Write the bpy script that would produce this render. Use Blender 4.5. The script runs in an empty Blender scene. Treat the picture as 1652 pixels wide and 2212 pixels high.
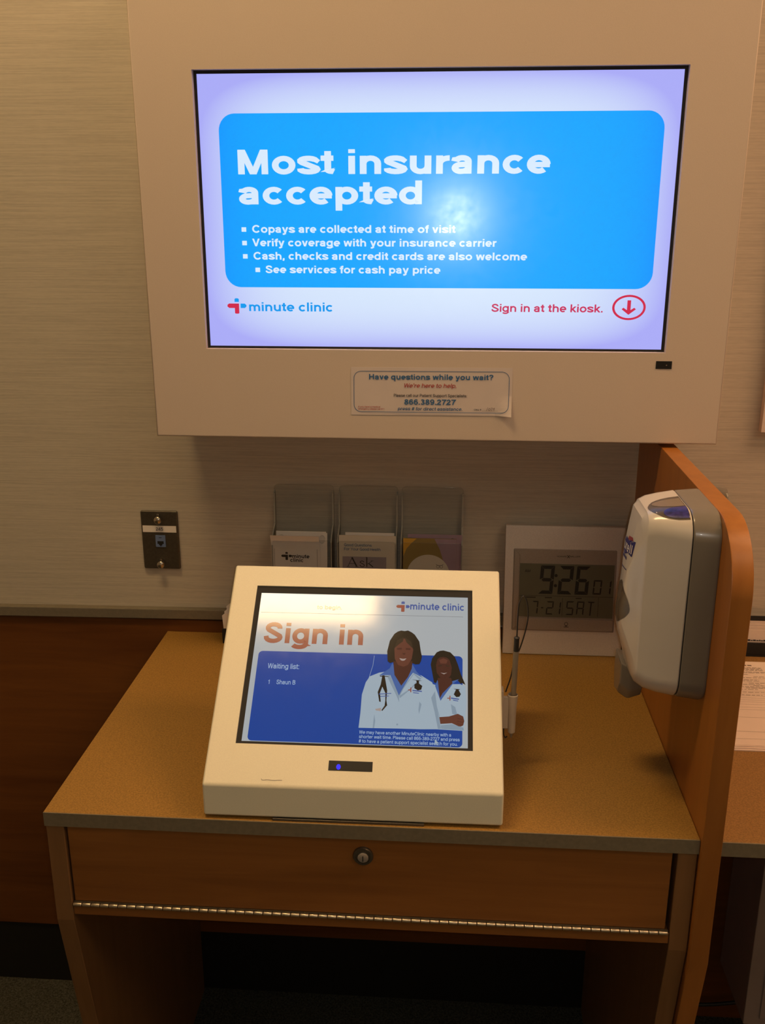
import bpy, bmesh, math, random
from mathutils import Vector, Matrix
from mathutils.bvhtree import BVHTree

random.seed(7)
SC = bpy.context.scene
COL = SC.collection

# ------------------------------------------------------------------ camera
PITCH, YAW = 0.2995, 0.0699
cam = bpy.data.objects.new('camera', bpy.data.cameras.new('camera'))
COL.objects.link(cam)
cam.data.sensor_fit = 'HORIZONTAL'
cam.data.sensor_width = 36.0
cam.data.lens = 2065.4 / 1652 * 36.0
cam.data.clip_start = 0.01
_f = Vector((-math.sin(YAW) * math.cos(PITCH), math.cos(YAW) * math.cos(PITCH), -math.sin(PITCH)))
_r = Vector((math.cos(YAW), math.sin(YAW), 0))
_u = _r.cross(_f)
CAMP = Vector((0.0291, -1.6697, 1.5230))
M = Matrix((_r, _u, -_f)).transposed().to_4x4()
M.translation = CAMP
cam.matrix_world = M
SC.camera = cam

# ------------------------------------------------------------------ world, exposure
w = bpy.data.worlds.new('world'); SC.world = w; w.use_nodes = True
w.node_tree.nodes['Background'].inputs[0].default_value = (0.35, 0.22, 0.12, 1)
w.node_tree.nodes['Background'].inputs[1].default_value = 0.03
SC.view_settings.view_transform = 'Standard'
SC.view_settings.look = 'None'
SC.view_settings.exposure = 0.0
SC.view_settings.gamma = 1.0
SC.view_settings.use_curve_mapping = False
SC.cycles.max_bounces = 7; SC.cycles.diffuse_bounces = 4; SC.cycles.glossy_bounces = 3; SC.cycles.transparent_max_bounces = 12
SC.cycles.caustics_reflective = False; SC.cycles.caustics_refractive = False

# lamp strengths (the lamps themselves are built further down)
KEY_LIGHT = 41.0        # ceiling panel above the desk
RIGHT_LIGHT = 13.0      # ceiling panel to the right
REAR_FILL = 0.9        # added fill panels, unseen, behind the viewer
KEY_COL = (1.0, 0.66, 0.31)
SIDE_COL = (1.0, 0.56, 0.29)
REAR_COL = (0.95, 0.95, 0.68)
FRONT_FILL = 4.6       # added fill panel in front of the desk, to the right
FRONT_COL = (1.0, 0.72, 0.44)

# the small lamp of the phone held at the camera
fl = bpy.data.lights.new('phone_lamp', 'POINT')
fl.energy = 4.0; fl.color = (1.0, 0.95, 0.85); fl.shadow_soft_size = 0.004
flo = bpy.data.objects.new('phone_lamp', fl); COL.objects.link(flo)
flo.location = CAMP + _r * 0.012 + _u * 0.004

FLOOR, CEIL, TOP = -0.092, 2.90, 0.76

# ------------------------------------------------------------------ materials
MATS = {}
def _new(name):
    m = bpy.data.materials.new(name); m.use_nodes = True
    nt = m.node_tree; b = nt.nodes['Principled BSDF']
    MATS[name] = m
    return m, nt, b
def _tex(nt, scale, coord='Object'):
    tc = nt.nodes.new('ShaderNodeTexCoord'); mp = nt.nodes.new('ShaderNodeMapping')
    nt.links.new(tc.outputs[coord], mp.inputs[0]); mp.inputs['Scale'].default_value = scale
    return mp
def _noise(nt, mp, scale=1.0, detail=3.0, rough=.55, dist=0.0):
    n = nt.nodes.new('ShaderNodeTexNoise'); nt.links.new(mp.outputs[0], n.inputs['Vector'])
    n.inputs['Scale'].default_value = scale; n.inputs['Detail'].default_value = detail
    n.inputs['Roughness'].default_value = rough; n.inputs['Distortion'].default_value = dist
    return n
def _ramp(nt, fac, stops):
    r = nt.nodes.new('ShaderNodeValToRGB'); nt.links.new(fac, r.inputs[0])
    e = r.color_ramp.elements
    while len(e) < len(stops): e.new(0.5)
    for el, (p, c) in zip(e, stops): el.position = p; el.color = (*c, 1)
    return r
def _bump(nt, b, h, strength, dist):
    n = nt.nodes.new('ShaderNodeBump'); nt.links.new(h, n.inputs['Height'])
    n.inputs['Strength'].default_value = strength; n.inputs['Distance'].default_value = dist
    nt.links.new(n.outputs[0], b.inputs['Normal'])
def mul(c, k): return tuple(min(1, x * k) for x in c)
def paint(name, col, rough=.5, var=.05, scale=40, bump=0, metal=0, spec=.5, coat=0):
    m, nt, b = _new(name)
    n = _noise(nt, _tex(nt, (1, 1, 1)), scale)
    r = _ramp(nt, n.outputs[0], [(.3, mul(col, 1 - var)), (.7, mul(col, 1 + var))])
    nt.links.new(r.outputs[0], b.inputs['Base Color'])
    b.inputs['Roughness'].default_value = rough; b.inputs['Metallic'].default_value = metal
    b.inputs['Specular IOR Level'].default_value = spec; b.inputs['Coat Weight'].default_value = coat
    if bump: _bump(nt, b, n.outputs[0], bump, .0006)
    return m
def wood(name, dark, light, axis='x', rough=.38, s=1.0):
    m, nt, b = _new(name)
    long, cross = 3.0 * s, 42.0 * s
    sc = {'x': (long, cross, cross), 'y': (cross, long, cross), 'z': (cross, cross, long)}[axis]
    n = _noise(nt, _tex(nt, sc), 1.0, 5, .6, .8)
    n2 = _noise(nt, _tex(nt, tuple(q * .16 for q in sc)), 1.0, 3, .5, 1.5)
    mx = nt.nodes.new('ShaderNodeMath'); mx.operation = 'ADD'
    m1 = nt.nodes.new('ShaderNodeMath'); m1.operation = 'MULTIPLY'; m1.inputs[1].default_value = .5
    nt.links.new(n2.outputs[0], m1.inputs[0])
    m2 = nt.nodes.new('ShaderNodeMath'); m2.operation = 'MULTIPLY'; m2.inputs[1].default_value = .5
    nt.links.new(n.outputs[0], m2.inputs[0])
    nt.links.new(m1.outputs[0], mx.inputs[0]); nt.links.new(m2.outputs[0], mx.inputs[1])
    r = _ramp(nt, mx.outputs[0], [(.36, dark), (.64, light)])
    nt.links.new(r.outputs[0], b.inputs['Base Color'])
    b.inputs['Roughness'].default_value = rough; b.inputs['Specular IOR Level'].default_value = .4
    _bump(nt, b, n.outputs[0], .08, .0004)
    return m
def glow(name, col, strength=1.0, rough=.3, spec=.5, base=(.003, .003, .004)):
    m, nt, b = _new(name)
    b.inputs['Base Color'].default_value = (*base, 1)
    b.inputs['Roughness'].default_value = rough; b.inputs['Specular IOR Level'].default_value = spec
    b.inputs['Emission Color'].default_value = (*col, 1); b.inputs['Emission Strength'].default_value = strength
    n = _noise(nt, _tex(nt, (1, 1, 1)), 60)
    r = _ramp(nt, n.outputs[0], [(.3, (rough * .9,) * 3), (.8, (rough * 1.15,) * 3)])
    nt.links.new(r.outputs[0], b.inputs['Roughness'])
    return m
def backlit(name, mid, edge, strength=1.0, rough=.3, px=5, pz=6):
    """LCD content whose backlight and viewing angle turn it bluer towards the panel's rim"""
    m = glow(name, mid, strength, rough, 1.0); nt = m.node_tree; b = nt.nodes['Principled BSDF']
    tc = nt.nodes.new('ShaderNodeTexCoord'); sp = nt.nodes.new('ShaderNodeSeparateXYZ')
    nt.links.new(tc.outputs['Object'], sp.inputs[0])
    def term(out, half, p):
        a = nt.nodes.new('ShaderNodeMath'); a.operation = 'ABSOLUTE'; nt.links.new(out, a.inputs[0])
        d = nt.nodes.new('ShaderNodeMath'); d.operation = 'DIVIDE'; nt.links.new(a.outputs[0], d.inputs[0]); d.inputs[1].default_value = half
        q = nt.nodes.new('ShaderNodeMath'); q.operation = 'POWER'; nt.links.new(d.outputs[0], q.inputs[0]); q.inputs[1].default_value = p
        return q
    a, c = term(sp.outputs['X'], .352, px), term(sp.outputs['Z'], .199, pz)
    s = nt.nodes.new('ShaderNodeMath'); s.operation = 'ADD'; s.use_clamp = True
    nt.links.new(a.outputs[0], s.inputs[0]); nt.links.new(c.outputs[0], s.inputs[1])
    mx = nt.nodes.new('ShaderNodeMix'); mx.data_type = 'RGBA'
    nt.links.new(s.outputs[0], mx.inputs[0])
    mx.inputs[6].default_value = (*mid, 1); mx.inputs[7].default_value = (*edge, 1)
    nt.links.new(mx.outputs[2], b.inputs['Emission Color'])
    return m
def clear(name, tint=(.93, .94, .92)):
    m, nt, b = _new(name)
    b.inputs['Roughness'].default_value = .06; b.inputs['Base Color'].default_value = (.8, .8, .78, 1)
    tr = nt.nodes.new('ShaderNodeBsdfTransparent'); tr.inputs[0].default_value = (*tint, 1)
    fr = nt.nodes.new('ShaderNodeFresnel'); fr.inputs[0].default_value = 1.22
    ad = nt.nodes.new('ShaderNodeMath'); ad.operation = 'ADD'; ad.use_clamp = True
    nz = _noise(nt, _tex(nt, (1, 1, 1)), 30)
    sc = nt.nodes.new('ShaderNodeMath'); sc.operation = 'MULTIPLY'; sc.inputs[1].default_value = .012
    nt.links.new(nz.outputs[0], sc.inputs[0])
    nt.links.new(fr.outputs[0], ad.inputs[0]); nt.links.new(sc.outputs[0], ad.inputs[1])
    gl = nt.nodes.new('ShaderNodeBsdfGlossy'); gl.inputs['Roughness'].default_value = .08
    mx = nt.nodes.new('ShaderNodeMixShader')
    nt.links.new(ad.outputs[0], mx.inputs[0]); nt.links.new(tr.outputs[0], mx.inputs[1]); nt.links.new(gl.outputs[0], mx.inputs[2])
    nt.links.new(mx.outputs[0], nt.nodes['Material Output'].inputs[0])
    return m

def wallpaper(name, col):
    m, nt, b = _new(name)
    n = _noise(nt, _tex(nt, (8, 8, 420)), 1.0, 4, .6)
    n2 = _noise(nt, _tex(nt, (60, 60, 400)), 1.0, 2, .5)
    mx = nt.nodes.new('ShaderNodeMath'); mx.operation = 'ADD'; nt.links.new(n.outputs[0], mx.inputs[0])
    m2 = nt.nodes.new('ShaderNodeMath'); m2.operation = 'MULTIPLY'; m2.inputs[1].default_value = .35
    nt.links.new(n2.outputs[0], m2.inputs[0]); nt.links.new(m2.outputs[0], mx.inputs[1])
    r = _ramp(nt, mx.outputs[0], [(.45, mul(col, .86)), (.80, mul(col, 1.06))])
    nt.links.new(r.outputs[0], b.inputs['Base Color'])
    b.inputs['Roughness'].default_value = .6; b.inputs['Specular IOR Level'].default_value = .25
    _bump(nt, b, mx.outputs[0], .25, .0008)
    return m
def laminate(name, col):
    m, nt, b = _new(name)
    n = _noise(nt, _tex(nt, (1, 1, 1)), 420, 2, .6)
    v = nt.nodes.new('ShaderNodeTexVoronoi'); mp = _tex(nt, (120, 260, 120)); nt.links.new(mp.outputs[0], v.inputs['Vector'])
    v.inputs['Scale'].default_value = 1.0
    r = _ramp(nt, n.outputs[0], [(.35, mul(col, .78)), (.65, mul(col, 1.16))])
    f = _ramp(nt, v.outputs['Distance'], [(.06, (1.35, 1.3, 1.2)), (.12, (1, 1, 1))])
    mx = nt.nodes.new('ShaderNodeMix'); mx.data_type = 'RGBA'; mx.blend_type = 'MULTIPLY'; mx.inputs[0].default_value = 1
    nt.links.new(r.outputs[0], mx.inputs[6]); nt.links.new(f.outputs[0], mx.inputs[7])
    nt.links.new(mx.outputs[2], b.inputs['Base Color'])
    b.inputs['Roughness'].default_value = .45; b.inputs['Specular IOR Level'].default_value = .3
    return m
def carpet(name, col):
    m, nt, b = _new(name)
    n = _noise(nt, _tex(nt, (1, 1, 1)), 260, 3, .7)
    r = _ramp(nt, n.outputs[0], [(.35, mul(col, .45)), (.65, mul(col, 1.5))])
    nt.links.new(r.outputs[0], b.inputs['Base Color'])
    b.inputs['Roughness'].default_value = .95; b.inputs['Specular IOR Level'].default_value = .1
    _bump(nt, b, n.outputs[0], .9, .004)
    return m

wallpaper('wallpaper', (.58, .52, .42))
paint('plain_wall', (.55, .50, .42), .7, .03, 6)
paint('ceiling_tile', (.72, .70, .66), .8, .05, 90, .3)
carpet('carpet', (.085, .082, .062))
wood('wood_wainscot', (.13, .042, .009), (.21, .075, .016), 'x')
wood('wood_front', (.22, .082, .018), (.33, .13, .030), 'x')
wood('wood_upright', (.30, .108, .019), (.39, .148, .029), 'z', .36)
wood('wood_frame', (.20, .098, .036), (.26, .130, .050), 'z')
laminate('laminate_top', (.33, .178, .040))
laminate('laminate_right', (.31, .165, .050))
paint('edge_band', (.20, .165, .105), .45, .10, 160)
paint('rail_grey', (.20, .17, .12), .5, .08, 120)
paint('black_vinyl', (.012, .011, .010), .5)
paint('housing_paint', (.64, .535, .445), .55, .025, 700, .15)
paint('kiosk_paint', (.84, .79, .60), .5, .025, 600, .12)
paint('black_plastic', (.012, .012, .013), .28)
paint('black_matte', (.012, .011, .010), .7)
paint('dark_void', (.01, .008, .006), .9)
paint('paper_notice', (.66, .575, .54), .75, .02, 30)
paint('paper', (.88, .82, .76), .75, .02, 30)
paint('paper_cream', (.74, .67, .55), .75, .02, 30)
paint('paper_pink', (.80, .66, .56), .75, .02, 30)
paint('ink_black', (.03, .026, .025), .7)
paint('ink_grey', (.20, .15, .12), .7)
paint('ink_blue', (.035, .13, .30), .7)
paint('ink_red', (.42, .05, .04), .7)
paint('ink_violet', (.36, .31, .34), .7)
paint('ink_yellow', (.75, .42, .05), .7)
paint('ink_olive', (.32, .23, .07), .7)
paint('ink_lilac', (.40, .28, .36), .7)
paint('steel', (.17, .15, .12), .33, .10, 200, 0, .8)
paint('chrome', (.62, .56, .48), .18, .05, 80, 0, 1)
paint('hinge_brass', (.55, .46, .33), .34, .15, 300, 0, .9)
paint('jack_blue', (.15, .22, .42), .4)
paint('silver_plastic', (.70, .64, .58), .42, .06, 500, 0, .15)
paint('silver_dark', (.34, .29, .24), .40, .06, 500, 0, .15)
paint('lcd_face', (.13, .13, .085), .3, .05, 20)
paint('lcd_segment', (.010, .011, .009), .3)
paint('white_plastic', (.60, .55, .48), .22, .02, 20, 0, 0, .5, .3)
paint('grey_plastic', (.20, .175, .14), .26, .03, 20, 0, 0, .5, .3)
paint('smoke_plastic', (.10, .08, .055), .25)
paint('amber_plastic', (.22, .17, .11), .3)
paint('gel_blue', (.03, .025, .16), .3, .6, 120)
paint('label_blue', (.03, .03, .16), .4)
paint('label_red', (.28, .05, .06), .4)
paint('label_white', (.62, .58, .56), .4)
paint('stylus_grey', (.26, .22, .17), .35)
paint('holder_white', (.58, .50, .40), .4)
paint('metal_white', (.42, .33, .29), .5, .03, 20)
paint('cord_black', (.02, .018, .016), .5)
clear('acrylic', (.985, .985, .98))
clear('acrylic_edge', (.80, .82, .78))
_n = MATS['acrylic_edge'].node_tree
_d = _n.nodes.new('ShaderNodeBsdfDiffuse'); _d.inputs[0].default_value = (.78, .76, .66, 1)  # pale diffuse mix paints in the highlight along the rims
_m = _n.nodes.new('ShaderNodeMixShader'); _m.inputs[0].default_value = .5
_o = _n.nodes['Material Output']; _l = _o.inputs[0].links[0].from_socket
_n.links.new(_l, _m.inputs[1]); _n.links.new(_d.outputs[0], _m.inputs[2]); _n.links.new(_m.outputs[0], _o.inputs[0])
glow('lamp_key', KEY_COL, KEY_LIGHT, .5, .2)
glow('lamp_right', SIDE_COL, RIGHT_LIGHT, .5, .2)
glow('lamp_front', FRONT_COL, FRONT_FILL, .5, .2)
glow('lamp_rear', REAR_COL, REAR_FILL, .5, .2)
# television picture
TVR = .20
backlit('tv_white', (.68, .81, .98), (.40, .41, .93), 1.0, TVR)
backlit('tv_blue', (.0, .38, 1.0), (.0, .24, 1.0), 1.0, TVR, 9, 8)
glow('tv_text', (.68, .82, .98), 1.0, TVR, 1.0)
glow('tv_cyan', (.0, .32, .86), 1.0, TVR, 1.0)
glow('tv_red', (.62, .02, .07), 1.0, TVR, 1.0)
glow('tv_pink', (.58, .03, .11), 1.0, TVR, 1.0)
# kiosk picture
KR = .11
glow('ks_white', (.36, .38, .39), 1.0, KR)
glow('ks_blue', (.012, .050, .26), 1.0, KR)
glow('ks_rust', (.26, .065, .038), 1.0, KR)
glow('ks_logo_blue', (.06, .09, .26), 1.0, KR)
glow('ks_text', (.30, .40, .54), 1.0, KR)
glow('ks_line', (.16, .16, .16), 1.0, KR)
glow('ks_coat', (.31, .38, .44), 1.0, KR)
glow('ks_coat_shade', (.21, .27, .33), 1.0, KR)
glow('ks_hair', (.022, .014, .007), 1.0, KR)
glow('ks_hair_light', (.040, .024, .012), 1.0, KR)
glow('ks_skin', (.115, .038, .022), 1.0, KR)
glow('ks_skin_dark', (.065, .022, .013), 1.0, KR)
glow('ks_shirt', (.055, .11, .30), 1.0, KR)
glow('ks_teeth', (.33, .26, .23), 1.0, KR)
glow('led_blue', (.01, .01, 1.0), 2.2, .3)
for _k, _m in MATS.items():                 # tiny glowing print needs no light sampling of its own
    if _k.startswith('ks_') or _k in ('tv_text', 'tv_cyan', 'tv_red', 'tv_pink', 'led_blue'): _m.cycles.emission_sampling = 'NONE'

# ------------------------------------------------------------------ mesh helpers
def bm_new(): return bmesh.new()
def bev_edges(bm, faces, width, seg):
    es = list({e for f in faces for e in f.edges})
    bmesh.ops.bevel(bm, geom=es, offset=width, segments=seg, profile=.5, affect='EDGES', clamp_overlap=True)
def box(bm, x0, x1, y0, y1, z0, z1, bev=0, seg=2):
    v = [bm.verts.new(p) for p in ((x0, y0, z0), (x1, y0, z0), (x1, y1, z0), (x0, y1, z0), (x0, y0, z1), (x1, y0, z1), (x1, y1, z1), (x0, y1, z1))]
    fs = [bm.faces.new([v[i] for i in q]) for q in ((3, 2, 1, 0), (4, 5, 6, 7), (0, 1, 5, 4), (1, 2, 6, 5), (2, 3, 7, 6), (3, 0, 4, 7))]
    if bev: bev_edges(bm, fs, bev, seg)
    return bm
class Fr:
    """a flat frame: origin, right, up, outward normal"""
    def __init__(s, o, U, V, N=None):
        s.o, s.U, s.V = Vector(o), Vector(U).normalized(), Vector(V).normalized()
        s.N = Vector(N).normalized() if N is not None else s.U.cross(s.V)
    def p(s, u, v, n=0.0): return s.o + s.U * u + s.V * v + s.N * n
def poly(bm, fr, pts, n=0.0, mi=0):
    vs = [bm.verts.new(fr.p(u, v, n)) for u, v in pts]
    f = bm.faces.new(vs); f.material_index = mi
    if f.normal.length == 0: f.normal_update()
    if f.normal.dot(fr.N) < 0: f.normal_flip()
    bmesh.ops.triangulate(bm, faces=[f])
def slab(bm, fr, pts, n0, n1, bev=0, seg=2, rim=0):
    """a polygon with thickness from n0 to n1 along the frame normal"""
    a = [bm.verts.new(fr.p(u, v, n0)) for u, v in pts]; b = [bm.verts.new(fr.p(u, v, n1)) for u, v in pts]
    k = len(pts)
    fs = [bm.faces.new(b), bm.faces.new(a[::-1])] + [bm.faces.new((a[i], a[(i + 1) % k], b[(i + 1) % k], b[i])) for i in range(k)]
    bmesh.ops.recalc_face_normals(bm, faces=fs)
    for f in fs[2:]: f.material_index = rim
    if bev:
        es = list({e for f in fs[:2] for e in f.edges})
        bmesh.ops.bevel(bm, geom=es, offset=bev, segments=seg, profile=.5, affect='EDGES', clamp_overlap=True)
def rrect(u0, u1, v0, v1, r, k=6):
    out = []
    for cx, cy, a0 in ((u1 - r, v0 + r, -90), (u1 - r, v1 - r, 0), (u0 + r, v1 - r, 90), (u0 + r, v0 + r, 180)):
        for i in range(k + 1):
            a = math.radians(a0 + 90 * i / k); out.append((cx + r * math.cos(a), cy + r * math.sin(a)))
    return out
def rect(u0, u1, v0, v1): return [(u0, v0), (u1, v0), (u1, v1), (u0, v1)]
def ell(cu, cv, ru, rv, k=28): return [(cu + ru * math.cos(2 * math.pi * i / k), cv + rv * math.sin(2 * math.pi * i / k)) for i in range(k)]
def ringflat(bm, fr, outer, inner, n=0.0):
    a = [bm.verts.new(fr.p(u, v, n)) for u, v in outer]; b = [bm.verts.new(fr.p(u, v, n)) for u, v in inner]
    k = len(outer)
    for i in range(k):
        f = bm.faces.new((a[i], a[(i + 1) % k], b[(i + 1) % k], b[i])); f.normal_update()
        if f.normal.dot(fr.N) < 0: f.normal_flip()
def stroke(bm, fr, pts, wd, n=0.0):
    for (u0, v0), (u1, v1) in zip(pts, pts[1:]):
        d = Vector((u1 - u0, v1 - v0)); d = d.normalized() * wd / 2
        e = Vector((-d.y, d.x))
        poly(bm, fr, [(u0 - d.x + e.x, v0 - d.y + e.y), (u0 - d.x - e.x, v0 - d.y - e.y), (u1 + d.x - e.x, v1 + d.y - e.y), (u1 + d.x + e.x, v1 + d.y + e.y)], n)
def tube(bm, pts, r, k=8, cap=True):
    pts = [Vector(p) for p in pts]; rings = []
    up = Vector((0.3, 0.8, 0.5))
    for i, p in enumerate(pts):
        t = (pts[min(i + 1, len(pts) - 1)] - pts[max(i - 1, 0)]).normalized()
        a = t.cross(up).normalized(); b = t.cross(a).normalized()
        rr = r[i] if isinstance(r, (list, tuple)) else r
        rings.append([bm.verts.new(p + (a * math.cos(2 * math.pi * j / k) + b * math.sin(2 * math.pi * j / k)) * rr) for j in range(k)])
    for q, s in zip(rings, rings[1:]):
        for j in range(k): bm.faces.new((q[j], q[(j + 1) % k], s[(j + 1) % k], s[j]))
    if cap: bm.faces.new(rings[0][::-1]); bm.faces.new(rings[-1])
    bmesh.ops.recalc_face_normals(bm, faces=bm.faces[:])
def lathe(bm, o, axis, prof, k=24):
    """prof: list of (radius, height along axis)"""
    o, ax = Vector(o), Vector(axis).normalized()
    a = ax.orthogonal().normalized(); b = ax.cross(a); rings = []
    for r, h in prof:
        if r < 1e-6: rings.append([bm.verts.new(o + ax * h)])
        else: rings.append([bm.verts.new(o + ax * h + (a * math.cos(2 * math.pi * j / k) + b * math.sin(2 * math.pi * j / k)) * r) for j in range(k)])
    fs = []
    for q, s in zip(rings, rings[1:]):
        for j in range(k):
            i2 = (j + 1) % k
            if len(q) == 1 and len(s) == 1: continue
            if len(q) == 1: fs.append(bm.faces.new((q[0], s[i2], s[j])))
            elif len(s) == 1: fs.append(bm.faces.new((q[j], q[i2], s[0])))
            else: fs.append(bm.faces.new((q[j], q[i2], s[i2], s[j])))
    bmesh.ops.recalc_face_normals(bm, faces=fs)
def smooth_path(pts, n=6):
    P = [Vector(p) for p in pts]; out = []
    for i in range(len(P) - 1):
        p0, p1, p2, p3 = P[max(i - 1, 0)], P[i], P[i + 1], P[min(i + 2, len(P) - 1)]
        for j in range(n):
            t = j / n
            out.append(.5 * ((2 * p1) + (p2 - p0) * t + (2 * p0 - 5 * p1 + 4 * p2 - p3) * t * t + (3 * p1 - p0 - 3 * p2 + p3) * t ** 3))
    out.append(P[-1]); return out

# ------------------------------------------------------------------ lettering: a small stroke alphabet (capital height 1)
def _arc(cx, cy, rx, ry, a0, a1, k=None):
    k = k or max(4, int(abs(a1 - a0) / 15))
    return [(cx + rx * math.cos(math.radians(a0 + (a1 - a0) * i / k)), cy + ry * math.sin(math.radians(a0 + (a1 - a0) * i / k))) for i in range(k + 1)]
def glyph(c, w):
    """(list of centre-line strokes, advance) for stroke width w"""
    h = w / 2; X = .735; m = X / 2
    lx, rx_ = .075 + h, .755 - h                       # stems of n, b, d ...
    def bowl(cx, rx, a0=0, a1=360): return _arc(cx, m, rx - h, m + .012 - h, a0, a1)
    def arch(x0, x1, y1=0): return [(x0, .36)] + _arc((x0 + x1) / 2, .42, (x1 - x0) / 2, X + .012 - h - .42, 180, 0, 10) + [(x1, y1)]
    def D(x0, y0, x1, y1, k=1.0):                       # a diagonal cut level at both ends
        e = h * k * math.hypot(x1 - x0, y1 - y0) / abs(y1 - y0)
        return ('P', [(x0 - e, y0), (x0 + e, y0), (x1 + e, y1), (x1 - e, y1)])
    if c == ' ': return [], .36
    if c == 'o': return [bowl(.42, .38)], .84
    if c == 'c': return [bowl(.40, .365, 42, 318)], .76
    if c == 'e': return [bowl(.40, .37, 0, 312), [(.40 - .37 + h, m - .01), (.40 + .37 - h * .2, m - .01)]], .79
    if c == 'n': return [[(lx, 0), (lx, X)], arch(lx, rx_)], .83
    if c == 'm': return [[(lx, 0), (lx, X)], arch(lx, .612), arch(.612, 1.15 - h)], 1.225
    if c == 'h': return [[(lx, 0), (lx, 1)], arch(lx, rx_)], .83
    if c == 'r': return [[(lx, 0), (lx, X)], [(lx, .36)] + _arc(lx + .30, .40, .30, X + .005 - h - .40, 180, 92, 7) + [(.50, X - h + .005)]], .53
    if c == 'u': return [[(rx_, 0), (rx_, X)], [(lx, X)] + _arc((lx + rx_) / 2, .315, (rx_ - lx) / 2, .327 - h, 180, 360, 10) + [(rx_, .38)]], .83
    if c == 'i': return [[(lx, 0), (lx, X)], [(lx, .845), (lx, 1)]], .15 + w
    if c == 'l': return [[(lx, 0), (lx, 1)]], .15 + w
    if c == 'j': return [[(lx, X), (lx, -.06)] + _arc(lx - .12, -.06, .12, .15 - h, 0, -80, 5), [(lx, .845), (lx, 1)]], .15 + w
    if c == 't': return [[(.13 + h, .93), (.13 + h, .17)] + _arc(.13 + h + .14, .17, .14, .17 - h - .005, 180, 275, 6) + [(.43, h * .9)], [(.01, X - h * .85), (.42, X - h * .85)]], .46
    if c == 'f': return [[(.13 + h, 0), (.13 + h, .82)] + _arc(.13 + h + .14, .82, .14, .19 - h, 180, 88, 6) + [(.44, 1.008 - h)], [(.01, X - h * .85), (.42, X - h * .85)]], .44
    if c == 'd': return [bowl(.39, .365), [(rx_, 0), (rx_, 1)]], .83
    if c == 'q': return [bowl(.39, .365), [(rx_, -.27), (rx_, X)]], .83
    if c == 'b': return [bowl(.44, .365), [(lx, 0), (lx, 1)]], .83
    if c == 'p': return [bowl(.44, .365), [(lx, -.27), (lx, X)]], .83
    if c == 'g': return [bowl(.39, .365), [(rx_, X), (rx_, -.03)] + _arc((rx_ + .08) / 2, -.03, (rx_ - .08) / 2, .245 - h, 0, -160, 10)], .83
    if c == 'a':
        xr = .665 - h; ty = .455 - h * .8; by = h - .012
        return [[(.06 + h * .6, .50), (.075 + h * .6, .56)] + _arc(.37, .50, .295 - h, X + .012 - h - .50, 150, 0, 9) + [(xr, 0)], [(xr, ty + .015), (.34, ty)] + _arc(.32, (ty + by) / 2, .285 - h, (ty - by) / 2, 90, 270, 10) + [(.42, by + .01), (xr, .17)]], .77
    if c == 's': return [[(.68 - h, .50)] + _arc(.37, .535, .29 - h * .4, .212 - h, 10, 215, 9) + _arc(.385, .20, .31 - h * .4, .212 - h, 45, -165, 9)[1:] + [(.055 + h * .6, .235)]], .76
    if c == 'v': return [D(.03 + h, X, .37, 0), D(.71 - h, X, .37, 0)], .74
    if c == 'y': return [D(.03 + h, X, .39, .0), [(.40, .06), (.345, -.10)] + _arc(.22, -.10, .125, .17 - h, 0, -80, 5) + [(.10, -.27 + h)], D(.74 - h, X, .375, -.02)], .77
    if c == 'w': return [D(.02 + h, X, .28, 0, .95), D(.52, X, .28, 0, .95), D(.52, X, .76, 0, .95), D(1.02 - h, X, .76, 0, .95)], 1.04
    if c == 'k': return [[(lx, 0), (lx, 1)], D(.64 - h * .2, X, .15, .22), D(.31, .42, .66 - h * .1, 0)], .74
    if c == 'x': return [[(.04, 0), (.70, X)], [(.70, 0), (.04, X)]], .74
    if c == 'z': return [[(.05, X - h), (.62, X - h), (.08, h), (.66, h)]], .70
    S = .085 + h
    if c == 'M': return [[(S, 0), (S, 1)], [(1.06 - h, 0), (1.06 - h, 1)], D(S + h * .25, 1, .5725, 0, .95), D(1.06 - h * 1.25, 1, .5725, 0, .95)], 1.145
    if c == 'N': return [[(S, 0), (S, 1)], [(.91 - h, 0), (.91 - h, 1)], D(S + h * .2, 1, .91 - h * 1.2, 0)], 1.0
    if c == 'H': return [[(S, 0), (S, 1)], [(.91 - h, 0), (.91 - h, 1)], [(S, .52), (.91 - h, .52)]], 1.0
    if c == 'I': return [[(S, 0), (S, 1)]], .17 + w
    if c == 'L': return [[(S, 1), (S, h), (.76, h)]], .80
    if c == 'E': return [[(.83, 1 - h), (S, 1 - h), (S, h), (.84, h)], [(S, .52), (.79, .52)]], .90
    if c == 'F': return [[(.78, 1 - h), (S, 1 - h), (S, 0)], [(S, .50), (.70, .50)]], .83
    if c == 'T': return [[(.03, 1 - h), (.82, 1 - h)], [(.425, 0), (.425, 1)]], .85
    if c == 'C': return [_arc(.52, .5, .48 - h, .515 - h, 38, 322, 18)], 1.0
    if c == 'G': return [_arc(.52, .5, .48 - h, .515 - h, 38, 330, 18), [(.56, .44), (.97 - h, .44), (.97 - h, 0)]], 1.06
    if c == 'O': return [_arc(.54, .5, .50 - h, .515 - h, 0, 360, 24)], 1.08
    if c == 'Q': return [_arc(.54, .5, .50 - h, .515 - h, 0, 360, 24), [(.60, .28), (1.0, -.02)]], 1.08
    if c == 'D': return [[(S, h), (S, 1 - h), (.45, 1 - h)] + _arc(.45, .5, .47 - h, .5 - h, 90, -90, 12)[1:] + [(S, h)]], 1.0
    if c == 'P': return [[(S, 0), (S, 1 - h), (.53, 1 - h)] + _arc(.53, .70, .32 - h, .30 - h, 90, -90, 8)[1:] + [(S, .40 + h)]], .92
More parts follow.
